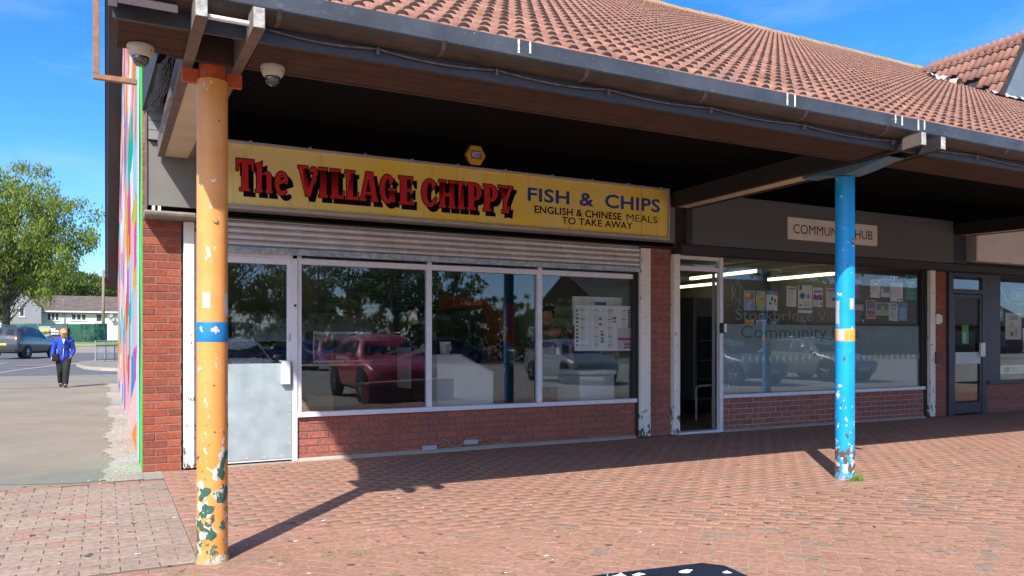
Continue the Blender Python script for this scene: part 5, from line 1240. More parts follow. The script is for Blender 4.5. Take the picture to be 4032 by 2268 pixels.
# ------------------------------------------------------------------ inside the chip shop and the hub
def on_z(px,py,z):
    a=(px-2016)/FPX; b=(1340-py)/FPX; t=(z-CAM.z)/b
    return Vector((CAM.x+t*(math.sin(YAW)+a*math.cos(YAW)),CAM.y+t*(math.cos(YAW)-a*math.sin(YAW)),z))
M_wlam=plain('white_laminate',(.62,.62,.63),.4,.06,4,.02); M_steel=plain('stainless',(.5,.5,.5),.25,.06,6,.02,metal=.9); M_drk=plain('dark_laminate',(.03,.028,.03),.5,.1,5,.02); M_cokered=plain('drinks_red',(.42,.012,.018),.4,.06,6,.02); M_teal=plain('teal_board',(.06,.24,.25),.5,.06,4,.02)
def one(mb,name,label,cat,mat,group=None,smooth=False): return tag(mb.build(name,mat,None,smooth),label,cat,group)
st=thing('display_stand','white slope-topped stand inside the middle chip shop pane','stand',(3.5,.4,.02))
MB().prism([(3.13,.02),(3.86,.02),(3.86,.866),(3.42,1.085),(3.13,1.088)],'y',.28,.62).build('cabinet',M_wlam,st)
MB().cbox(3.12,3.44,.27,.63,1.089,1.10,.003).build('top_ledge',M_steel,st)
MB().add([(3.43,.272,1.096),(3.87,.272,.876),(3.87,.628,.876),(3.43,.628,1.096),(3.43,.272,1.088),(3.87,.272,.868),(3.87,.628,.868),(3.43,.628,1.088)],[(0,1,2,3),(4,7,6,5),(0,4,5,1),(1,5,6,2),(2,6,7,3),(3,7,4,0)]).build('slope_panel',M_steel,st)
tb=thing('tub','small white plastic tub on top of the display stand','tub',(3.29,.42,1.10))
MB().lathe([(.001,0),(.055,0),(.066,.13),(.07,.13),(.07,.142),(.001,.142)],(3.29,.42,1.101),20).build('tub_body',M_white,tb,True); MB().box(3.27,3.34,.345,.3465,1.13,1.21).build('tub_label',plain('tub_label',(.35,.26,.2),.5,.1,9,0),tb)
bx=thing('chest_freezer','white chest freezer under the menu poster','freezer',(5.5,.6,.02))
MB().cbox(5.16,5.70,.36,.95,.03,.80,.01).build('body',M_wlam,bx); MB().cbox(5.14,5.72,.34,.97,.805,.87,.012).build('lid',M_white,bx)
ct=thing('counter','long dark serving counter inside the chip shop','counter',(3.4,2.2,.02))
MB().box(1.9,4.1,2.0,2.5,.02,.92).build('front',M_drk,ct); MB().cbox(1.85,4.15,1.95,2.55,.921,.96,.006).build('worktop',M_steel,ct)
ct2=thing('counter','low dark counter beside the drinks fridge','counter',(4.9,1.9,.02))
MB().box(4.2,5.9,1.7,2.25,.02,.86).build('front',M_drk,ct2); MB().cbox(4.17,5.95,1.66,2.3,.861,.90,.006).build('worktop',M_drk,ct2)
rc=thing('rice_cooker','steel rice cooker on the low dark counter','cooker',(5.0,1.95,.90))
MB().lathe([(.001,0),(.15,0),(.16,.03),(.16,.2),(.165,.21),(.15,.25),(.1,.28),(.03,.29),(.03,.31),(.001,.31)],(5.0,1.95,.901),24).build('pot',M_steel,rc,True); MB().cbox(4.95,5.05,1.775,1.79,.95,1.08,.004).build('control_panel',M_drk,rc)
fg=thing('drinks_fridge','black upright drinks fridge with a red lit-style header','fridge',(4.6,2.9,.02))
MB().cbox(4.3,4.85,2.62,3.2,.03,1.74,.01).build('cabinet',M_drk,fg)
hdm=MB(); 
for k in range(9):
    pass
MB().prism([(2.6,1.745),(2.54,1.78),(2.53,1.84),(2.55,1.9),(2.6,1.93),(3.1,1.93),(3.1,1.745)],'x',4.3,4.85).build('header',M_cokered,fg)
text('Coca-Cola',4.42,4.76,1.80,1.885,2.528,M_white,'lettering',fg,.0,shear=.35)
MB().cbox(4.34,4.81,2.6,2.615,.3,1.7,.003).build('door',plain('fridge_glass',(.02,.025,.03),.15,.02,4,0),fg)
rp_=thing('wall_poster','large dark red drinks poster with a pale bottle and white script','poster',(5.25,3.3,.6))
MB().box(4.88,5.75,3.28,3.30,.75,1.88).build('sheet',M_cokered,rp_)
MB().lathe([(.001,0),(.11,0),(.12,.08),(.09,.25),(.12,.42),(.06,.62),(.045,.7),(.05,.74),(.001,.75)],(5.05,3.262,1.0),16).build('bottle_print',plain('bottle_print',(.16,.07,.05),.4,.1,9,0),rp_,True)
MB().lathe([(.045,.0),(.07,.02),(.065,.16),(.03,.18),(.001,.18)],(5.05,3.255,1.62),16).build('bottle_top_print',plain('bottle_neck',(.42,.40,.34),.4,.1,9,0),rp_,True)
tx=text('Coca-Cola',-.3,.3,-.07,.09,0,M_white,'lettering',rp_,.01,shear=.3)
tx.matrix_parent_inverse=Matrix.Identity(4); tx.location=(.18,-.035,.62); tx.rotation_euler=(0,rad(-68),0)
mb_=thing('menu_board','row of teal menu boards high on the chip shop back wall','menu',(4.5,5.1,1.9),'printed menus')
for i in range(5):
    MB().cbox(3.0+i*.62,3.58+i*.62,5.14,5.17,1.75,2.45,.003).build('board',M_teal,mb_)
    m=MB()
    for k in range(9): m.box(3.05+i*.62,3.3+i*.62+.2*((k*37%10)/10),5.135,5.139,1.82+k*.065,1.835+k*.065)
    q=m.build('print_lines',plain('menu_pale',(.45,.55,.55),.6,.05,9,0),mb_); q['kind']='stuff'
wm=one(MB().cbox(3.75,4.25,5.14,5.16,1.25,1.68,.003),'price_list','white price list pinned to the chip shop back wall','menu',M_wlam,'printed menus')
wb=thing('window_card','white card with orange and blue lettering behind the menu poster','card',(5.3,.2,1.45))
MB().box(4.94,5.70,.20,.206,1.45,1.82).build('card_sheet',M_white,wb)
MB().prism([(5.0,1.60),(5.14,1.70),(5.2,1.69),(5.3,1.72),(5.3,1.66),(5.12,1.64),(5.02,1.56)],'y',.196,.199).build('orange_print',plain('card_orange',(.62,.25,.02),.5,.05,9,0),wb)
MB().cbox(5.28,5.45,.195,.199,1.67,1.755,.001).build('blue_print',plain('card_blue',(.02,.05,.4),.5,.05,9,0),wb)
fr_=thing('fryer_range','steel fryer range with hood along the chip shop back wall','fryer',(2.6,4.6,.02))
MB().cbox(1.4,3.9,4.3,5.0,.03,.95,.01).build('range_body',M_steel,fr_); MB().prism([(4.3,1.25),(4.35,1.7),(5.0,1.75),(5.0,.96),(4.75,.96),(4.7,1.25)],'x',1.4,3.9).build('hood',M_steel,fr_)
for i in range(3): MB().cbox(1.5+i*.8,2.2+i*.8,4.285,4.299,.3,.8,.004).build('panel',M_wlam,fr_)
pc=thing('pie_cabinet','glass-fronted hot cabinet on the long counter','cabinet',(2.5,2.25,.96))
MB().cbox(2.1,2.9,2.05,2.1,.962,1.0,.004).cbox(2.1,2.9,2.05,2.5,1.34,1.38,.004).build('frame',M_steel,pc); MB().box(2.12,2.88,2.07,2.075,1.0,1.34).build('front_glass',M_glass,pc); MB().cbox(2.1,2.12,2.05,2.5,1.0,1.34,.003).build('end_panel',M_steel,pc)
R=random.Random(2)
for i,(x,c,l) in enumerate(((3.15,(.45,.03,.02),'red sauce bottle on the long counter'),(3.28,(.30,.12,.03),'brown sauce bottle on the long counter'),(3.41,(.75,.72,.6),'white vinegar bottle on the long counter'),(3.75,(.6,.5,.05),'yellow mustard bottle on the long counter'))):
    t=thing('sauce_bottle',l,'bottle',(x,2.1,.961),'sauce bottles'); m_=plain('sauce_%d'%i,c,.4,.05,9,0)
    MB().lathe([(.001,0),(.033,0),(.035,.12),(.02,.16),(.015,.165)],(x,2.1,.962),14).build('bottle',m_,t,True); MB().lathe([(.016,.166),(.014,.19),(.004,.22),(.001,.22)],(x,2.1,.962),12).build('nozzle',M_white,t,True)
for k,(x,y,z,l) in enumerate(((1.75,.75,.02,'cardboard box on the floor behind the left pane'),(1.78,.77,.325,'cardboard box stacked on another behind the left pane'))):
    t=thing('cardboard_box',l,'box',(x,y,z),'cardboard boxes'); MB().cbox(x-.22,x+.22,y-.16,y+.16,z,z+.3,.006).build('carton',plain('cardboard',(.34,.22,.12),.9,.1,5,.1),t); MB().box(x-.025,x+.025,y-.161,y+.161,z+.301,z+.303).build('tape',plain('tape',(.42,.32,.2),.4,.05,9,0),t)
# hub
TB=emit('fluorescent_tube',(1,.90,.55),1.25)
for (a,b,lab) in (((2721,1102),(2974,1073),'lit fluorescent tube seen behind the cracked film'),((3027,1106),(3282,1083),'lit fluorescent tube left of the blue post inside the hub'),((2655,1137),(2815,1122),'lit fluorescent tube seen through the open hub doorway')):
    p,q=on_z(a[0],a[1],2.44),on_z(b[0],b[1],2.44)
    t=thing('ceiling_light',lab,'light',tuple(p),'fluorescent lights in the hub')
    d=(q-p).normalized(); s=d.cross(Vector((0,0,1)))*.035
    MB().add([p-s,q-s,q+s,p+s,p-s+V(0,0,.05),q-s+V(0,0,.05),q+s+V(0,0,.05),p+s+V(0,0,.05)],[(0,1,2,3),(4,5,6,7),(0,1,5,4),(1,2,6,5),(2,3,7,6),(3,0,4,7)]).build('tube',TB,t)
    MB().add([p-s*1.3+V(0,0,.051),q-s*1.3+V(0,0,.051),q+s*1.3+V(0,0,.051),p+s*1.3+V(0,0,.051),p-s*1.3+V(0,0,.09),q-s*1.3+V(0,0,.09),q+s*1.3+V(0,0,.09),p+s*1.3+V(0,0,.09)],[(0,1,2,3),(4,5,6,7),(0,1,5,4),(1,2,6,5),(2,3,7,6),(3,0,4,7)]).build('batten',M_white,t)
fx0,fx1=xat(2733,1.95),xat(2815,1.95)
fz=thing('upright_fridge','tall grey glass-door fridge inside the open hub doorway','fridge',((fx0+fx1)/2,2.2,.02))
M_gf=plain('fridge_grey',(.16,.155,.15),.4,.06,6,.02)
MB().cbox(fx0,fx1,1.95,2.6,.25,1.98,.02).build('cabinet',M_gf,fz); MB().cbox(fx0+.06,fx1-.06,1.93,1.949,.3,1.66,.004).build('glass_door',plain('fridge_glass',(.02,.025,.03)),fz)
for z in (.6,.92,1.25): MB().box(fx0+.09,fx1-.09,1.925,1.9295,z,z+.012).build('shelf_edge',M_gf,fz)
MB().box(fx0+.04,fx1-.04,2.0,2.55,.02,.249).build('plinth',M_drk,fz)
cx0,cx1=xat(2652,2.3),xat(2702,2.3)
cbn=thing('cupboard','dark tall cupboard left of the hub fridge','cupboard',((cx0+cx1)/2,2.5,.02))
MB().cbox(cx0-.2,cx1,2.3,2.9,.03,1.85,.01).build('carcass',M_drk,cbn); MB().cbox(cx0-.18,cx1-.02,2.28,2.299,.06,1.82,.004).build('door',M_drk,cbn)
rx=xat(2741,1.2)
rl=thing('handrail','white bent-tube rail just inside the hub doorway','rail',(rx,1.2,.02))
MB().path([(rx,1.2,.02),(rx,1.2,.50),(rx+.015,1.2,.535),(rx+.05,1.2,.55),(rx+.4,1.2,.56)],.016,10).build('tube',M_alu,rl,True)
# ------------------------------------------------------------------ cars
M_carglass=plain('car_glass',(.015,.018,.02),.06,.02,3,0,spec=.8); M_tyre=plain('tyre',(.018,.018,.018),.85,.15,20,.2); M_rim=plain('alloy_rim',(.45,.46,.48),.3,.05,9,0,metal=.8); M_trim=plain('black_trim',(.015,.015,.016),.6,.1,9,.05)
M_head=plain('headlamp',(.55,.58,.6),.12,.05,9,0,spec=.8); M_tail=plain('tail_lamp',(.35,.012,.015),.2,.05,9,0); M_plate=plain('plate_white',(.7,.7,.68),.5,.02,9,0); M_platey=plain('plate_yellow',(.7,.55,.08),.5,.02,9,0)
def m_carpaint(name,c):
    n=N(name); n.set(col=c,rough=.28,spec=.5,coat=.8); n.b.inputs['Coat Roughness'].default_value=.04; return n.mat
def car(label,loc,rz,paint,L=4.2,W_=1.78,H=1.52,group='parked cars',suv=False):
    t=thing('parked_car',label,'car',loc,group,rz,world_parts=False)
    k=H/1.5; q=W_/1.8; rf=1.0
    ST=[(0,.36,.60,.62,.58,.64,.55),(.02,.27,.66,.70,.74,.78,.68),(.07,.24,.74,.79,.83,.86,.76),(.18,.22,.84,.92,.87,.90,.80),(.285,.22,.92,1.00,.885,.90,.78),(.345,.22,.935,1.17,.885,.90,.70),(.42,.22,.95,1.41,.89,.90,.62),(.5,.22,.955,1.475,.89,.90,.615),(.60,.22,.965,1.50,.89,.90,.615),(.74,.22,.985,1.485,.89,.90,.61),(.86,.23,1.0,1.43,.885,.895,.59),(.915,.24,1.005,1.37,.88,.885,.57),(.97,.27,1.0,1.07,.86,.87,.70),(.99,.30,.92,.98,.83,.85,.72),(1.0,.42,.75,.80,.76,.78,.66)]
    def sec(s):
        f,zl,zb,zt,hl,hb,ht=s; x=L/2-f*L; zl=zl*(1.1 if suv else 1)
        return [Vector((x,y*q,z*k)) for y,z in [(0,zl),(hl*.86,zl),(hl,zl+.1),(hb,(zl+zb)/2+.05),(hb*.99,zb),(ht+(hb-ht)*.10,zt-(zt-zb)*.14),(ht*.86,zt-.012),(ht*.45,zt+.012),(0,zt+.02)]]
    S_=[sec(s) for s in ST]; n=9; m=MB()
    ring=[s+[Vector((p.x,-p.y,p.z)) for p in s[-2:0:-1]] for s in S_]; rn=len(ring[0])
    m.v=[tuple(p) for r in ring for p in r]
    for i in range(len(ring)-1):
        for j in range(rn): m.f.append((i*rn+j,i*rn+(j+1)%rn,(i+1)*rn+(j+1)%rn,(i+1)*rn+j))
    m.f.append(tuple(range(rn))); m.f.append(tuple(range((len(ring)-1)*rn,len(ring)*rn))); m.m=[0]*len(m.f)
    b=m.build('body',paint,t,True,loc=(0,0,0))
    def quadpart(name,pts,mat,off=.006,inset=.07):
        c=sum(pts,Vector())/len(pts); nn=(pts[1]-pts[0]).cross(pts[2]-pts[0]).normalized()
        if nn.dot(c-Vector((c.x*.8,0,.7)))<0: nn=-nn
        P=[p+(c-p)*inset+nn*off for p in pts]; Q=[p-nn*.012 for p in P]; mm=MB().add(P+Q,[tuple(range(len(P)))]+[(i,(i+1)%len(P),(i+1)%len(P)+len(P),i+len(P)) for i in range(len(P))])
        return mm.build(name,mat,t,False,loc=(0,0,0))
    for sg in (1,-1):
        F=lambda i,j: Vector((S_[i][j].x,S_[i][j].y*sg,S_[i][j].z))
        for a,bb,nm in ((5,8,'front'),(8,10,'rear'),(10,11,'quarter')):
            quadpart('side_window',[F(a,4)+V(0,0,.02),F(bb,4)+V(0,0,.02)]+[F(i,5) for i in range(bb,a-1 if a>5 else 5,-1)],M_carglass,.007,.05)
        quadpart('headlight',[Vector((L/2-.018*L-.02,sg*.60*q,.60*k)),Vector((L/2-.075*L,sg*.86*q,.66*k)),Vector((L/2-.10*L,sg*.865*q,.76*k)),Vector((L/2-.035*L,sg*.62*q,.70*k))],M_head,.03,0)
        quadpart('tail_light',[Vector((-L/2+.035*L,sg*.88*q,.98*k)),Vector((-L/2+.03*L,sg*.87*q,.82*k)),Vector((-L/2-.002,sg*.60*q,.80*k)),Vector((-L/2+.012*L,sg*.60*q,.94*k))],M_tail,.03,0)
        MB().ellipsoid((L/2-.33*L,sg*(.98)*q,1.02*k),(.07,.10,.075),10,8).build('mirror',paint,t,True,loc=(0,0,0))
        for fx in (.195,.795):
            x=L/2-fx*L; r=.335*(1.12 if suv else 1); y=sg*.80*q
            MB().lathe([(.001,sg*.0),(r+.075,sg*0),(r+.07,sg*.112*q),(.001,sg*.114*q)],(x,sg*.795*q,r+.015),28,'y').build('wheel_arch',M_trim,t,False,loc=(0,0,0))
            wh=MB().lathe([(r*.62,-.1),(r*.95,-.1),(r,-.07),(r,.07),(r*.95,.1),(r*.62,.1)],(x,y+sg*.03,r),28,'y').build('tyre',M_tyre,t,True,loc=(0,0,0))
            rm=MB().lathe([(r*.66,.0),(r*.66,sg*.09),(r*.60,sg*.095),(r*.58,sg*.05),(.001,sg*.04)],(x,y+sg*.03,r),28,'y')
            for s in range(5):
                a=2*math.pi*s/5+.3; 
                rm.tube((x+.03*math.cos(a),y+sg*.115,r+.03*math.sin(a)),(x+r*.61*math.cos(a),y+sg*.122,r+r*.61*math.sin(a)),.035,.028,6)
            rm.build('rim',M_rim,t,False,loc=(0,0,0))
        for fx in (.47,.68): MB().cbox(L/2-fx*L-.09,L/2-fx*L+.09,sg*.902*q-.012,sg*.902*q+.012,.86*k,.885*k,.004).build('door_handle',paint,t,False,loc=(0,0,0))
        if suv: MB().path([(L/2-.42*L,sg*.56*q,1.47*k),(L/2-.5*L,sg*.58*q,1.54*k),(L/2-.8*L,sg*.57*q,1.52*k),(L/2-.88*L,sg*.53*q,1.45*k)],.018,6).build('roof_rail',M_rim,t,True,loc=(0,0,0))
    quadpart('windscreen',[S_[4][5]+V(0,-.03,0),Vector((S_[4][8].x+.02,0,S_[4][8].z)),Vector((S_[4][5].x,-S_[4][5].y+.03,S_[4][5].z)),Vector((S_[6][6].x,-S_[6][6].y,S_[6][6].z)),Vector(S_[6][8]),Vector(S_[6][6])],M_carglass,.03,.05)
    quadpart('rear_window',[Vector((S_[11][6].x,S_[11][6].y,S_[11][6].z)),Vector((S_[11][6].x,-S_[11][6].y,S_[11][6].z)),Vector((S_[12][6].x,-S_[12][6].y,S_[12][6].z)),Vector((S_[12][6].x,S_[12][6].y,S_[12][6].z))],M_carglass,.02,.06)
    MB().cbox(L/2-.02,L/2+.012,-.42*q,.42*q,.30*k,.50*k,.02).build('grille',M_trim,t,False,loc=(0,0,0))
    MB().cbox(L/2+.013,L/2+.02,-.26,.26,.40*k,.40*k+.11,.003).build('number_plate',M_plate,t,False,loc=(0,0,0))
    MB().cbox(-L/2-.012,-L/2+.0,-.26,.26,.62*k,.62*k+.11,.003).build('number_plate',M_platey,t,False,loc=(0,0,0))
    MB().cbox(-L/2-.005,-L/2+.09,-.74*q,.74*q,.30*k,.46*k,.03).build('bumper',M_trim,t,False,loc=(0,0,0))
    return t
p=at(95,1418,47.2)
car('dark grey four-wheel drive parked on the road left of the woman',(p.x,p.y,gz(p.y)-.012),rad(66),m_carpaint('paint_charcoal',(.04,.046,.052)),4.6,1.90,1.92,'cars in the street',True)
CP=-.2; Rg='cars facing the shops in the car park'
car('red car reflected in the left chip shop pane',(5.95,-11.0,CP),rad(91),m_carpaint('paint_red',(.48,.004,.008)),4.25,1.78,1.62,Rg,True)
car('white car reflected in the chip shop door glass',(2.6,-12.9,CP),rad(88),m_carpaint('paint_white',(.72,.72,.72)),4.1,1.75,1.5,Rg)
car('blue car reflected behind the red car',(8.6,-31,CP),rad(60),m_carpaint('paint_blue',(.02,.05,.28)),4.2,1.78,1.5,Rg)
car('dark teal car reflected in the middle chip shop pane',(19.5,-38,CP),rad(20),m_carpaint('paint_teal',(.015,.05,.07)),4.4,1.8,1.55,Rg,True)
car('silver car reflected beside the menu poster',(14.2,-15.2,CP),rad(95),m_carpaint('paint_silver',(.22,.23,.24)),4.3,1.8,1.5,Rg)
car('grey car reflected low in the hub window',(18.6,-12.2,CP),rad(88),m_carpaint('paint_grey',(.13,.15,.17)),4.3,1.8,1.5,Rg)
car('pale car reflected right of the blue post',(23.2,-12.4,CP),rad(92),m_carpaint('paint_pale',(.24,.25,.25)),4.4,1.8,1.55,Rg,True)
# ------------------------------------------------------------------ low brick wall and bollard by the car park
def brick_run(name,label,a,b,z0,z1,th,cop=True):
    d=Vector((b[0]-a[0],b[1]-a[1],0)); Ln=d.length; t=thing(name,label,'wall',(a[0],a[1],0),None,math.atan2(d.y,d.x),world_parts=False)
    MB().box(0,Ln,-th/2+.006,th/2-.006,z0,z1).build('core',M_mortar,t,False,loc=(0,0,0))
    if 'brick_red' not in PB: PB['brick_red']=brick_proto(M_brick)
    nc=int((z1-z0)/.075)
    for c in range(nc):
        x=-(.1125 if c%2 else 0)
        while x<Ln:
            s=(max(x,0)+.002,min(x+.215,Ln-.002)); x+=.225
            if s[1]-s[0]<.03: continue
            for sg in (-1,1):
                o=bpy.data.objects.new('brick',PB['brick_red']); COL.objects.link(o); o.parent=t; o.location=((s[0]+s[1])/2,sg*(th/2-.018),z0+(c+.5)*.075); o.scale=((s[1]-s[0])/.215,1,1)
        for yy in (0,):
            for ex in (0,Ln):
                o=bpy.data.objects.new('brick',PB['brick_red']); COL.objects.link(o); o.parent=t; o.location=(ex+(.014 if ex==0 else -.014),0,z0+(c+.5)*.075); o.rotation_euler=(0,0,math.pi/2); o.scale=(th*.72/.215,1,1)
    if cop: MB().cbox(-.02,Ln+.02,-th/2-.02,th/2+.02,z1,z1+.05,.01).build('coping',plain('coping_brick',(.40,.20,.14),.9,.15,12,.3),t,False,loc=(0,0,0))
brick_run('garden_wall','low brick wall at the edge of the car park facing the shops',(4.3,-6.95),(6.6,-8.05),-.2,.36,.24)
bo=thing('bollard','black rounded bollard at the edge of the car park','bollard',(2.9,-9.2,-.2))
MB().lathe([(.001,1.0),(.05,.985),(.085,.94),(.09,.88),(.09,.8),(.082,.79),(.082,.74),(.09,.73),(.09,0)],(2.9,-9.2,-.2),24).build('shaft',M_trim,bo,True)
# ------------------------------------------------------------------ litter bin in the foreground
lb=thing('litter_bin','black bin top splashed with white and cyan paint in the foreground','bin',(.095,-7.70,-.2),None,rad(-7),world_parts=False)
M_bin=plain('bin_black',(.012,.014,.020),.42,.2,12,.1)
MB().cbox(-.25,.25,-.25,.25,.08,1.04,.02).build('body',M_bin,lb,False,loc=(0,0,0))
MB().add([(-.27,-.27,1.045),(.27,-.27,1.045),(.27,.24,1.045),(.24,.27,1.045),(-.27,.27,1.045),(-.26,-.26,1.18),(.255,-.26,1.18),(.255,.235,1.18),(.235,.255,1.18),(-.26,.255,1.18)],[(4,3,2,1,0),(5,6,7,8,9),(0,1,6,5),(1,2,7,6),(2,3,8,7),(3,4,9,8),(4,0,5,9)]).build('lid',M_bin,lb,False,loc=(0,0,0))
MB().cbox(-.2,.2,-.2,.2,0,.08,.01).build('foot',M_trim,lb,False,loc=(0,0,0))
R=random.Random(17); M_spw=plain('splash_white',(.72,.72,.70),.6,.1,30,.2); M_spc=plain('splash_cyan',(.05,.45,.60),.6,.1,30,.2)
for i in range(46):
    u=R.uniform(.0,.24); v=R.uniform(.02,.245); s=R.uniform(.002,.008)*(1 if u>.1 else .4); m=MB(); ph=R.uniform(0,6)
    m.add([(u+s*(1+.35*math.sin(2*t+ph)+.2*math.sin(5*t))*math.cos(t)*1.3,v+s*(1+.3*math.sin(3*t+ph))*math.sin(t)*.8,1.1812) for t in [2*math.pi*k/14 for k in range(14)]]+[(u,v,1.1835)],[(k,(k+1)%14,14) for k in range(14)])
    m.build('paint_splash',M_spc if i%9==4 else M_spw,lb,False,loc=(0,0,0))
# ------------------------------------------------------------------ street to the left: markings, railings, fence, houses, trees
def gpt(px,py,dz=0.):
    """ground point seen at a photo pixel, following the gentle rise of the street"""
    z=0.
    for _ in range(6):
        p=on_z(px,py,z+dz) if abs(1340-py)>1e-3 else None; z=gz(p.y)
    return Vector((p.x,p.y,z))
def ribbon(name,pts,w,dz,mat,kind='structure'):
    m=MB()
    for a,b in zip(pts[:-1],pts[1:]):
        n=len(m.v); m.add([(a.x,a.y-w,gz(a.y-w)+dz),(b.x,b.y-w,gz(b.y-w)+dz),(b.x,b.y+w,gz(b.y+w)+dz),(a.x,a.y+w,gz(a.y+w)+dz)],[(0,1,2,3)])
    o=m.build(name,mat); o['kind']=kind; return o
ribbon('road_marking',[gpt(x,y) for x,y in ((-260,1495),(0,1468),(80,1455),(160,1446),(230,1437),(300,1431),(360,1427))],.16,.004,M_roadwhite)
ribbon('road_marking',[gpt(x,y) for x,y in ((-40,1438),(0,1432),(28,1428))],.25,.004,M_roadwhite)
ribbon('red_surfacing',[gpt(x,y) for x,y in ((60,1440),(220,1437),(420,1428))],.8,.002,plain('red_tarmac',(.26,.13,.11),.95,.15,6,.3))
ribbon('gully_line',[gpt(x,y) for x,y in ((-100,1535),(0,1532),(110,1529),(220,1526),(380,1514),(470,1506))],.05,.004,M_road)
ribbon('paving_joint',[gpt(x,y) for x,y in ((-60,1512),(0,1506),(90,1498),(200,1488),(280,1480))],.05,.004,M_patch)
# raised island with kerb and guard rail
isl=[gpt(*p) for p in ((300,1441),(330,1452),(400,1459),(470,1461),(640,1466),(640,1440),(470,1427),(380,1426),(320,1432))]
m=MB(); n=len(isl)
m.add([(p.x,p.y,gz(p.y)-.02) for p in isl]+[(p.x,p.y,gz(p.y)+.11) for p in isl],[tuple(range(n,2*n))]+[(i,(i+1)%n,(i+1)%n+n,i+n) for i in range(n)])
m.build('traffic_island',M_kerb)['kind']='structure'
c=sum(isl,Vector())/n
m=MB().add([(c.x+(p.x-c.x)*.97+.0,c.y+(p.y-c.y)*.9,gz(p.y)+.116) for p in isl],[tuple(range(n))]); m.build('island_surface',M_path)['kind']='structure'
M_galvr=plain('rail_galvanised',(.34,.36,.38),.5,.1,12,.05,metal=.4)
def guard(label,a,b,h,nb,np_,mat,z0=.1,name='guard_rail',r=.022,rb=.010,group=None,band=None):
    t=thing(name,label,'railing',(a.x,a.y,gz(a.y)),group); d=b-a
    for k in range(np_+1):
        p=a+d*(k/np_); g=gz(p.y)+z0; MB().tube((p.x,p.y,g-.1),(p.x,p.y,g+h),r*1.3,r*1.3,8).build('post',mat,t)
    for zz in ((h-.02,h*.78,.12) if band is None else band):
        MB().tube((a.x,a.y,gz(a.y)+z0+zz),(b.x,b.y,gz(b.y)+z0+zz),r,r,8).build('rail',mat,t)
    lo,hi=(.12,h*.78) if band is None else (band[-1],band[0])
    for k in range(nb):
        p=a+d*((k+.5)/nb); g=gz(p.y)+z0; MB().tube((p.x,p.y,g+lo),(p.x,p.y,g+hi),rb,rb,5,False).build('bar',mat,t)
    return t
a=at(376,1420,37.5); b=at(520,1420,41); guard('grey pedestrian guard rail on the kerb beside the mural wall',a,b,1.05,34,4,M_galvr)
# retaining wall, bank, railing and green hoarding
wl=thing('retaining_wall','low concrete wall along the far side of the road','wall',(-20,62,0)); MB().cbox(-120,60,62,62.4,-.1,.82,.03).build('wall_face',plain('wall_concrete',(.30,.27,.23),.9,.15,2,.2),wl)
MB().cbox(-120,60,61.95,62.45,.821,.90,.03).build('coping',plain('coping_concrete',(.42,.40,.36),.9,.12,2,.2),wl)
m=MB(); m.add([(-150,62.4,.85),(150,62.4,.85),(150,70,1.12),(-150,70,1.12)],[(0,1,2,3)]).add([(-150,70,1.12),(150,70,1.12),(150,400,1.5),(-150,400,1.5)],[(0,1,2,3)])
m.build('grass_bank',M_grass2)['kind']='structure'
M_dkrail=plain('rail_dark',(.05,.07,.06),.6,.1,9,0)
a=at(120,1345,69.5); b=at(372,1345,67.5); a.z=b.z=0
tr=thing('railing','dark upright-bar railing on top of the concrete wall','railing',(a.x,a.y,.9)); d=b-a
for zz in (.95,1.95): MB().tube((a.x,a.y,zz),(b.x,b.y,zz),.03,.03,6).build('rail',M_dkrail,tr)
for k in range(44):
    p=a+d*(k/43); MB().tube((p.x,p.y,.9),(p.x,p.y,2.0),.016,.016,5,False).build('bar',M_dkrail,tr)
fe=thing('hoarding','green sheeted hoarding fence in front of the white houses',"fence",tuple(at(240,1345,80)))
M_hoard=plain('hoarding_green',(.018,.10,.065),.7,.12,3,.15); M_hoard2=plain('hoarding_green_faded',(.03,.14,.09),.7,.12,3,.15)
xs=[18,58,101,140,156,216,266,323,375,421]
for i,(p0,p1) in enumerate(zip(xs[:-1],xs[1:])):
    a=at(p0+.6,1345,80); b=at(p1-.6,1345,80); q=Vector((b.x-a.x,b.y-a.y,0)); nn=Vector((-q.y,q.x,0)).normalized()*.05; zt=1.261+(1340-(1276-(i%3)*.8))/FPX*80
    MB().add([(a.x,a.y,1.0),(b.x,b.y,1.0),(b.x,b.y,zt),(a.x,a.y,zt),(a.x+nn.x,a.y+nn.y,1.0),(b.x+nn.x,b.y+nn.y,1.0),(b.x+nn.x,b.y+nn.y,zt),(a.x+nn.x,a.y+nn.y,zt)],[(0,1,2,3),(4,7,6,5),(0,4,5,1),(1,5,6,2),(2,6,7,3),(3,7,4,0)]).build('panel',(M_hoard,M_hoard2)[i%2],fe)
    MB().tube((b.x,b.y,1.0),(b.x,b.y,zt+.05),.04,.04,6).build('post',M_dkrail,fe)
def card(px0,py0,px1,py1,Z,mat,name,parent,th=.02):
    a=at(px0,py1,Z); b=at(px1,py1,Z); zt=at(px0,py0,Z).z; nn=Vector((b.y-a.y,-(b.x-a.x),0)).normalized()*-th
    return MB().add([(a.x,a.y,a.z),(b.x,b.y,a.z),(b.x,b.y,zt),(a.x,a.y,zt),(a.x+nn.x,a.y+nn.y,a.z),(b.x+nn.x,b.y+nn.y,a.z),(b.x+nn.x,b.y+nn.y,zt),(a.x+nn.x,a.y+nn.y,zt)],[(0,1,2,3),(4,7,6,5),(0,4,5,1),(1,5,6,2),(2,6,7,3),(3,7,4,0)]).build(name,mat,parent)
def text_at(s,px0,py0,px1,py1,Z,mat,name,parent,bold=.01):
    o=text(s,0,(px1-px0)/FPX*Z,0,(py1-py0)/FPX*Z,0,mat,name,None,bold); p=at(px0,py1,Z); o.parent=parent; w=WL[parent.name]; o.location=p-w; o.rotation_euler=(0,0,-YAW); return o
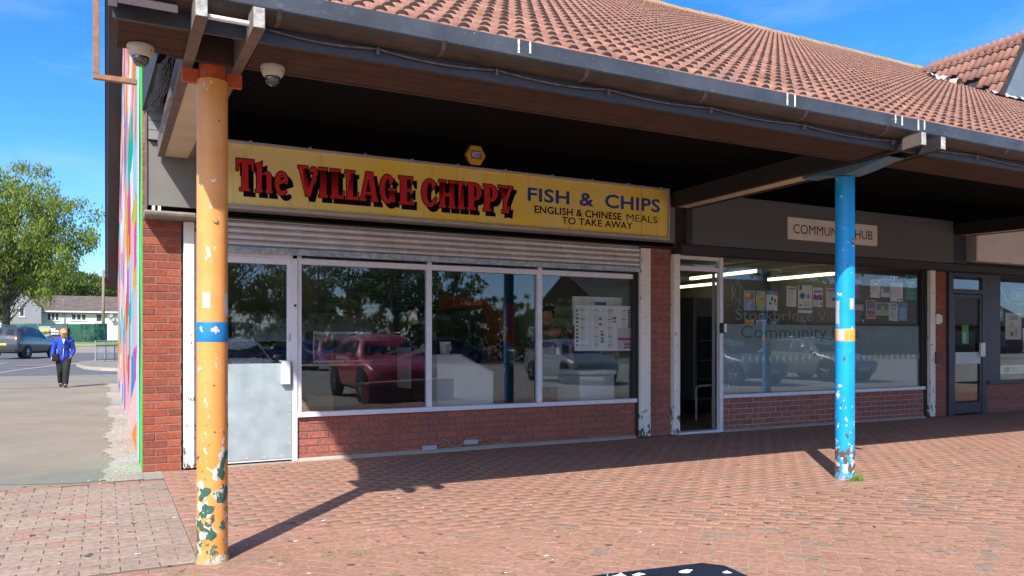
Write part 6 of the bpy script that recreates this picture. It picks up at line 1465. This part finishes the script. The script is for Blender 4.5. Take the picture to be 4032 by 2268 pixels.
bn=thing('banner','grey and purple banner with yellow block lettering on the green hoarding','banner',tuple(at(210,1340,79.6)))
card(153,1284,198,1342,79.7,plain('banner_grey',(.30,.32,.36),.7,.1,3,0),'sheet',bn); card(199,1282,266,1332,79.7,plain('banner_purple',(.10,.09,.12),.7,.1,3,0),'sheet',bn)
text_at('NEW',160,1291,194,1312,79.5,plain('banner_yellow',(.42,.45,.08),.7,.05,9,0),'lettering',bn,.06); text_at('HOME',160,1316,194,1332,79.5,plain('banner_yellow',(.42,.45,.08)),'lettering',bn,.06)
text_at('Blo',200,1292,232,1318,79.5,M_white,'lettering',bn,.05)
# ---- houses
M_rend=plain('white_render',(.72,.70,.64),.85,.05,.8,.1); M_rend2=plain('grey_render',(.27,.265,.29),.85,.06,.8,.1); M_hroof=plain('house_roof',(.13,.10,.085),.9,.25,1.5,.4); M_upvc=plain('upvc_white',(.76,.76,.75),.4,.03,9,0); M_hglass=plain('house_glass',(.05,.06,.065),.12,.3,.8,0,spec=.7)
def hwin(parent,x0,x1,z0,z1,n,y=-.03):
    f=MB().box(x0,x1,y,y+.1,z0,z1).build('window',M_upvc,parent,False,loc=(0,0,0))
    w=(x1-x0)/n
    for i in range(n): MB().box(x0+i*w+.08,x0+(i+1)*w-.08,y-.012,y-.002,z0+.09,z1-.09).build('pane',M_hglass,f,False)
    MB().box(x0-.08,x1+.08,y-.05,y+.05,z0-.09,z0-.005).build('sill',M_upvc,f,False)
Zh=100; o0=at(185,1340,Zh)
h1=thing('terraced_house','white rendered terrace with brown roof behind the green hoarding','house',(o0.x,o0.y,1.2),None,-YAW+.5,world_parts=False)
sx=lambda px: (px-185)/FPX*Zh*.87
sz=lambda py: (1340-py)/FPX*Zh+.061
LN=sx(640)
MB().box(-1,LN,0,9,-.4,sz(1224)).build('wall',M_rend,h1,False,loc=(0,0,0))
rf=MB().prism([(-.5,sz(1226)),(4.5,sz(1166)+.35),(9.5,sz(1226)),(9.5,sz(1226)-.15),(4.5,sz(1166)+.2),(-.5,sz(1226)-.15)],'x',-1.2,LN+.3).build('roof',M_hroof,h1,False,loc=(0,0,0))
MB().box(-1.1,LN,-.53,-.42,sz(1229),sz(1224)+.02).build('gutter',M_upvc,h1,False,loc=(0,0,0))
hwin(h1,sx(186),sx(232),sz(1262),sz(1231),3); hwin(h1,sx(281),sx(341),sz(1260),sz(1234),3); hwin(h1,sx(380),sx(406),sz(1265),sz(1233),1); hwin(h1,sx(500),sx(550),sz(1260),sz(1234),3)
MB().tube((sx(254),-.08,-.4),(sx(254),-.08,sz(1228)),.06,.06,8).build('downpipe',M_rend2,h1,False,loc=(0,0,0))
MB().box(sx(276),sx(640),-.02,-.005,sz(1282)-.2,sz(1268)).build('render_band',M_rend,h1,False,loc=(0,0,0))
for px,py in ((439,1238),(447,1252)): MB().lathe([(.001,.05),(.2,.02),(.33,-.06)],(sx(px),-.45,sz(py)),16,'y').build('satellite_dish',plain('dish_grey',(.3,.3,.3),.5,.05,9,0),h1,True,loc=(0,0,0))
for px,py in ((190,1188),(248,1200)): MB().tube((sx(px),1.0,sz(py)-.2),(sx(px),1.0,sz(py)+.9),.03,.03,6).tube((sx(px)-.6,1,sz(py)+.8),(sx(px)+.7,1,sz(py)+.8),.025,.025,6).build('aerial',M_galvr,rf,False)
Z2=93; o1=at(28,1340,Z2)
h2=thing('gabled_house','grey gable-ended house behind the tree at the left','house',(o1.x,o1.y,1.2),None,-YAW+.56,world_parts=False)
s2=lambda px:(px-50)/FPX*Z2*.86; t2=lambda py:(1340-py)/FPX*Z2+.061
MB().prism([(0,-.4),(s2(184),-.4),(s2(184),t2(1208)),(s2(97),t2(1139)),(0,t2(1208))],'y',0,9).build('wall',M_rend2,h2,False,loc=(0,0,0))
for sgn,(xa,za,xb,zb) in enumerate(((s2(186)+.2,t2(1211),s2(97),t2(1137)),(-.3,t2(1211),s2(97),t2(1137)))):
    MB().prism([(xa,za),(xb,zb),(xb,zb+.22),(xa,za+.22)],'y',-.25,9.2).build('roof',M_hroof,h2,False,loc=(0,0,0))
hwin(h2,s2(97),s2(117),t2(1246),t2(1208),1)
# ---- pole
pp=at(407,1340,86); up=thing('utility_pole','tall grey-brown wooden pole behind the hoarding','pole',(pp.x,pp.y,1.2))
ztop=at(407,1062,86).z; MB().tube((pp.x,pp.y,1.1),(pp.x,pp.y,ztop),.17,.13,10).build('shaft',plain('pole_wood',(.24,.20,.15),.9,.15,5,.2),up,True)
MB().cbox(pp.x-.12,pp.x+.18,pp.y-.1,pp.y+.1,ztop-.35,ztop-.1,.02).build('bracket',M_galvr,up)
MB().path([(pp.x,pp.y,ztop-.15),(pp.x+4,pp.y-1,ztop-1.2),(pp.x+9,pp.y-2,ztop-1.9)],.02,4).build('wire',M_trim,up)
# ------------------------------------------------------------------ trees
def m_leaf(name,a,b,c):
    n=N(name); r=n.rnd(); col=n.ramp(r,[(0,a),(.5,b),(1,c)]); n.set(col=col,rough=.6,spec=.3)
    tl=n.new('BsdfTranslucent'); n.L(col,tl.inputs[0]); mx=n.new('MixShader'); mx.inputs[0].default_value=.45
    n.L(n.b.outputs[0],mx.inputs[1]); n.L(tl.outputs[0],mx.inputs[2]); n.L(mx.outputs[0],n.out.inputs[0]); return n.mat
M_leafA=m_leaf('leaf_birch',(.15,.21,.03),(.22,.28,.045),(.27,.32,.07)); M_leafB=m_leaf('leaf_dark',(.09,.14,.03),(.13,.18,.035),(.17,.21,.05)); M_leafC=m_leaf('leaf_spring',(.22,.25,.06),(.28,.29,.09),(.18,.20,.05))
M_bark=plain('bark',(.09,.07,.055),.9,.3,3,.4); M_bark2=plain('bark_grey',(.15,.13,.11),.9,.3,3,.4)
def tree_parts(seed,h,crown_r,crown_z0,nclus,leaves,leaf,droop,trunk_r,lean=(0,0),squash=1.,bare=0.):
    """returns trunk MB and leaf arrays; limbs run from the trunk to every clump of leaves"""
    R=np.random.RandomState(seed); tr=MB(); top=Vector((lean[0],lean[1],h*.8)); segs=7; P=[Vector((lean[0]*(i/segs)**1.5+R.normal(0,.06*trunk_r*4)*(i>0),lean[1]*(i/segs)**1.5+R.normal(0,.06*trunk_r*4)*(i>0),h*.8*i/segs)) for i in range(segs+1)]
    for i in range(segs): tr.tube(P[i],P[i+1],trunk_r*(1-.8*i/segs),trunk_r*(1-.8*(i+1)/segs),9,False)
    Vv=[];k=0; cz=(h+crown_z0)/2; rz=(h-crown_z0)/2
    for cidx in range(nclus):
        while True:
            q=R.uniform(-1,1,3)
            if .25<np.linalg.norm(q)<1: break
        q=q*(1+.18*math.sin(3*math.atan2(q[1],q[0])+seed)+.12*math.sin(5*math.atan2(q[1],q[0])+2*q[2]))
        wz=math.sqrt(max(.12,1-.6*q[2]**2)); c=Vector((lean[0]*.8+q[0]*crown_r*squash*wz,lean[1]*.8+q[1]*crown_r*wz,cz+q[2]*rz))
        f=min(max((c.z-crown_z0)/(h-crown_z0),.05)*.75+.2,.95); i=min(int(f*segs),segs-1); a=P[i].lerp(P[i+1],f*segs-i); a=a.lerp(P[max(i-1,0)],.5)
        mid=a.lerp(c,.55)+Vector((0,0,.12*(c-a).length)); r=trunk_r*.16*R.uniform(.6,1.3)
        if cidx%2==0 or bare: tr.tube(a,mid,r,r*.6,5,False); tr.tube(mid,c,r*.6,r*.2,5,False)
        if bare:
            for _ in range(5):
                e=c+Vector(R.normal(0,crown_r*.14,3)); tr.tube(mid.lerp(c,R.uniform(.3,1)),e,r*.3,r*.08,4,False)
        if R.rand()<bare: continue
        sr=crown_r*R.uniform(.10,.2); nl=int(leaves*R.uniform(.5,1.5))
        for _ in range(nl):
            o=R.normal(0,1,3); o=o/np.linalg.norm(o)*sr*R.rand()**.4; o[2]*=.7
            if droop: o[2]-=abs(R.normal(0,droop))*(.4+.6*R.rand())
            p=np.array(c)+o; s=leaf*R.uniform(.6,1.4); u=R.normal(0,1,3); u/=np.linalg.norm(u); w=np.cross(u,R.normal(0,1,3)); w/=np.linalg.norm(w)
            if droop: u=u*.6+np.array((0,0,-.8))
            Vv += [p-u*s-w*s*.5,p+u*s*.2-w*s*.62,p+u*s,p+u*s*.2+w*s*.62]
    V_=np.array(Vv); F_=np.arange(len(V_)).reshape(-1,4); return tr,V_,F_
def tree(name,label,loc,seed,leafm,bark,group,rz=0,**k):
    t=thing(name,label,'tree',loc,group,rz,world_parts=False); tr,V_,F_=tree_parts(seed,**k)
    tr.build('trunk',bark,t,True,loc=(0,0,0)); link(bpy.data.objects.new('crown',fast_mesh('crown',V_,F_,leafm)),t,(0,0,0)); return t
def tree_copy(src,label,loc,rz,s,group):
    o=src.copy(); COL.objects.link(o); o.location=loc; o.rotation_euler=(0,0,rz); o.scale=(s,s,s*1.02); o['label']=label; o['group']=group
    for ch in list(src.children):
        c=ch.copy(); COL.objects.link(c); c.parent=o
    return o
b0=at(20,1300,66); T0=tree('birch_tree','tall drooping birch at the left behind the parked four-wheel drive',(b0.x,b0.y,1.0),3,M_leafA,M_bark,'trees along the street',h=15.2,crown_r=6.4,crown_z0=4.3,nclus=270,leaves=160,leaf=.108,droop=.7,trunk_r=.36,lean=(.9,.3),squash=1.0)
T1=tree('broadleaf_tree','broad green tree rising behind the brown roof',tuple(at(300,1300,128).xy)+(1.2,),8,M_leafB,M_bark,'trees behind the houses',h=12.2,crown_r=5.4,crown_z0=2.6,nclus=110,leaves=60,leaf=.2,droop=.2,trunk_r=.3)
for px,Z,s,l in ((215,126,.98,'dark green tree behind the roof, nearest the grey gable'),(160,120,1.08,'dark green tree between the birch and the grey gable'),(375,134,.95,'round green tree left of the wooden pole'),(438,140,.92,'smaller yellow-green tree right of the wooden pole'),(500,138,1.0,'green tree behind the terrace mostly hidden by the mural wall'),(-40,110,1.1,'dark tree at the left edge behind the birch'),(60,112,.95,'dark tree behind the grey gabled house')):
    p=at(px,1300,Z); tree_copy(T1,l,(p.x,p.y,1.2),px*.7,s,'trees behind the houses')
# trees, hedge and lamp post beyond the car park, behind the camera: they show as reflections in the glass
T2=tree('bare_tree','large half-bare spring tree beyond the car park',(18.5,-46,-.2),12,M_leafC,M_bark2,'trees beyond the car park',h=17,crown_r=7.5,crown_z0=3.5,nclus=150,leaves=40,leaf=.16,droop=.2,trunk_r=.3,bare=.18)
for i,(x,y,s) in enumerate(((46,-52,1.0),(7,-50,.8),(-6,-44,.95),(54,-42,.9),(-20,-48,1.1))):
    tree_copy(T2,'large half-bare spring tree beyond the car park',(x,y,-.2),i*1.3,s,'trees beyond the car park')
T3=tree('broadleaf_tree','bushy green tree at the edge of the car park',(1.5,-36,-.2),15,M_leafC,M_bark,'bushy trees beyond the car park',h=8.2,crown_r=4.2,crown_z0=.6,nclus=90,leaves=50,leaf=.16,droop=.1,trunk_r=.2)
for i,(x,y,s) in enumerate(((10,-41,.75),(14,-43,.5),(22,-42,.6),(26.5,-43,.5),(31,-42,.55),(37,-44,.65),(-5,-38,1.1),(-13,-40,1.0),(5,-44,.9),(11.5,-49,.8),(16,-50,1.05),(21,-48,1.0),(25,-50,.85),(29.5,-49,.62))):
    tree_copy(T3,'bushy green tree at the edge of the car park',(x,y,-.2),i*1.7,s,'bushy trees beyond the car park')
lp=thing('lamp_post','thin dark lamp post beyond the car park','lamp post',(10.6,-37,-.2))
MB().tube((10.6,-37,-.2),(10.6,-37,6.2),.09,.06,10).build('column',M_dkrail,lp,True); MB().cbox(10.35,10.75,-37.1,-36.9,6.2,6.32,.02).build('lantern',M_dkrail,lp)
hg=MB(); R=np.random.RandomState(4); Vv=[]
for i in range(9000):
    x=R.uniform(-25,70); p=np.array((x,-44+R.normal(0,.8),-.2+R.rand()*1.9)); u=R.normal(0,1,3); u/=np.linalg.norm(u); w=np.cross(u,R.normal(0,1,3)); w/=np.linalg.norm(w); s=.2*R.uniform(.6,1.4)
    Vv += [p-u*s-w*s*.5,p+u*s*.2-w*s*.6,p+u*s,p+u*s*.2+w*s*.6]
o=bpy.data.objects.new('hedge',fast_mesh('hedge',np.array(Vv),np.arange(len(Vv)).reshape(-1,4),M_leafB)); COL.objects.link(o); tag(o,'long dark hedge beyond the car park','hedge',kind='stuff')
# low parade facing across the car park: its roof shows in the hub glass
op=thing('opposite_parade','low brick parade with a tiled roof across the car park','building',(46,-46,-.2))
MB().box(38,96,-60,-46,-.2,2.9).build('wall',M_brick_dull,op)
rfo=MB().prism([(-44.5,2.85),(-53,7.6),(-61.5,2.85),(-61.5,2.7),(-53,7.45),(-44.5,2.7)],'x',37,97).build('roof',M_hroof,op)
MB().box(37,97,-44.55,-44.4,2.65,2.9).build('gutter',M_dark,op)
for i in range(9):
    f=MB().box(40+i*6,44.6+i*6,-46,-45.9,.5,2.4).build('window',M_navy,op)
    MB().box(40.1+i*6,44.5+i*6,-45.9,-45.88,.6,2.3).build('pane',M_hglass,f)
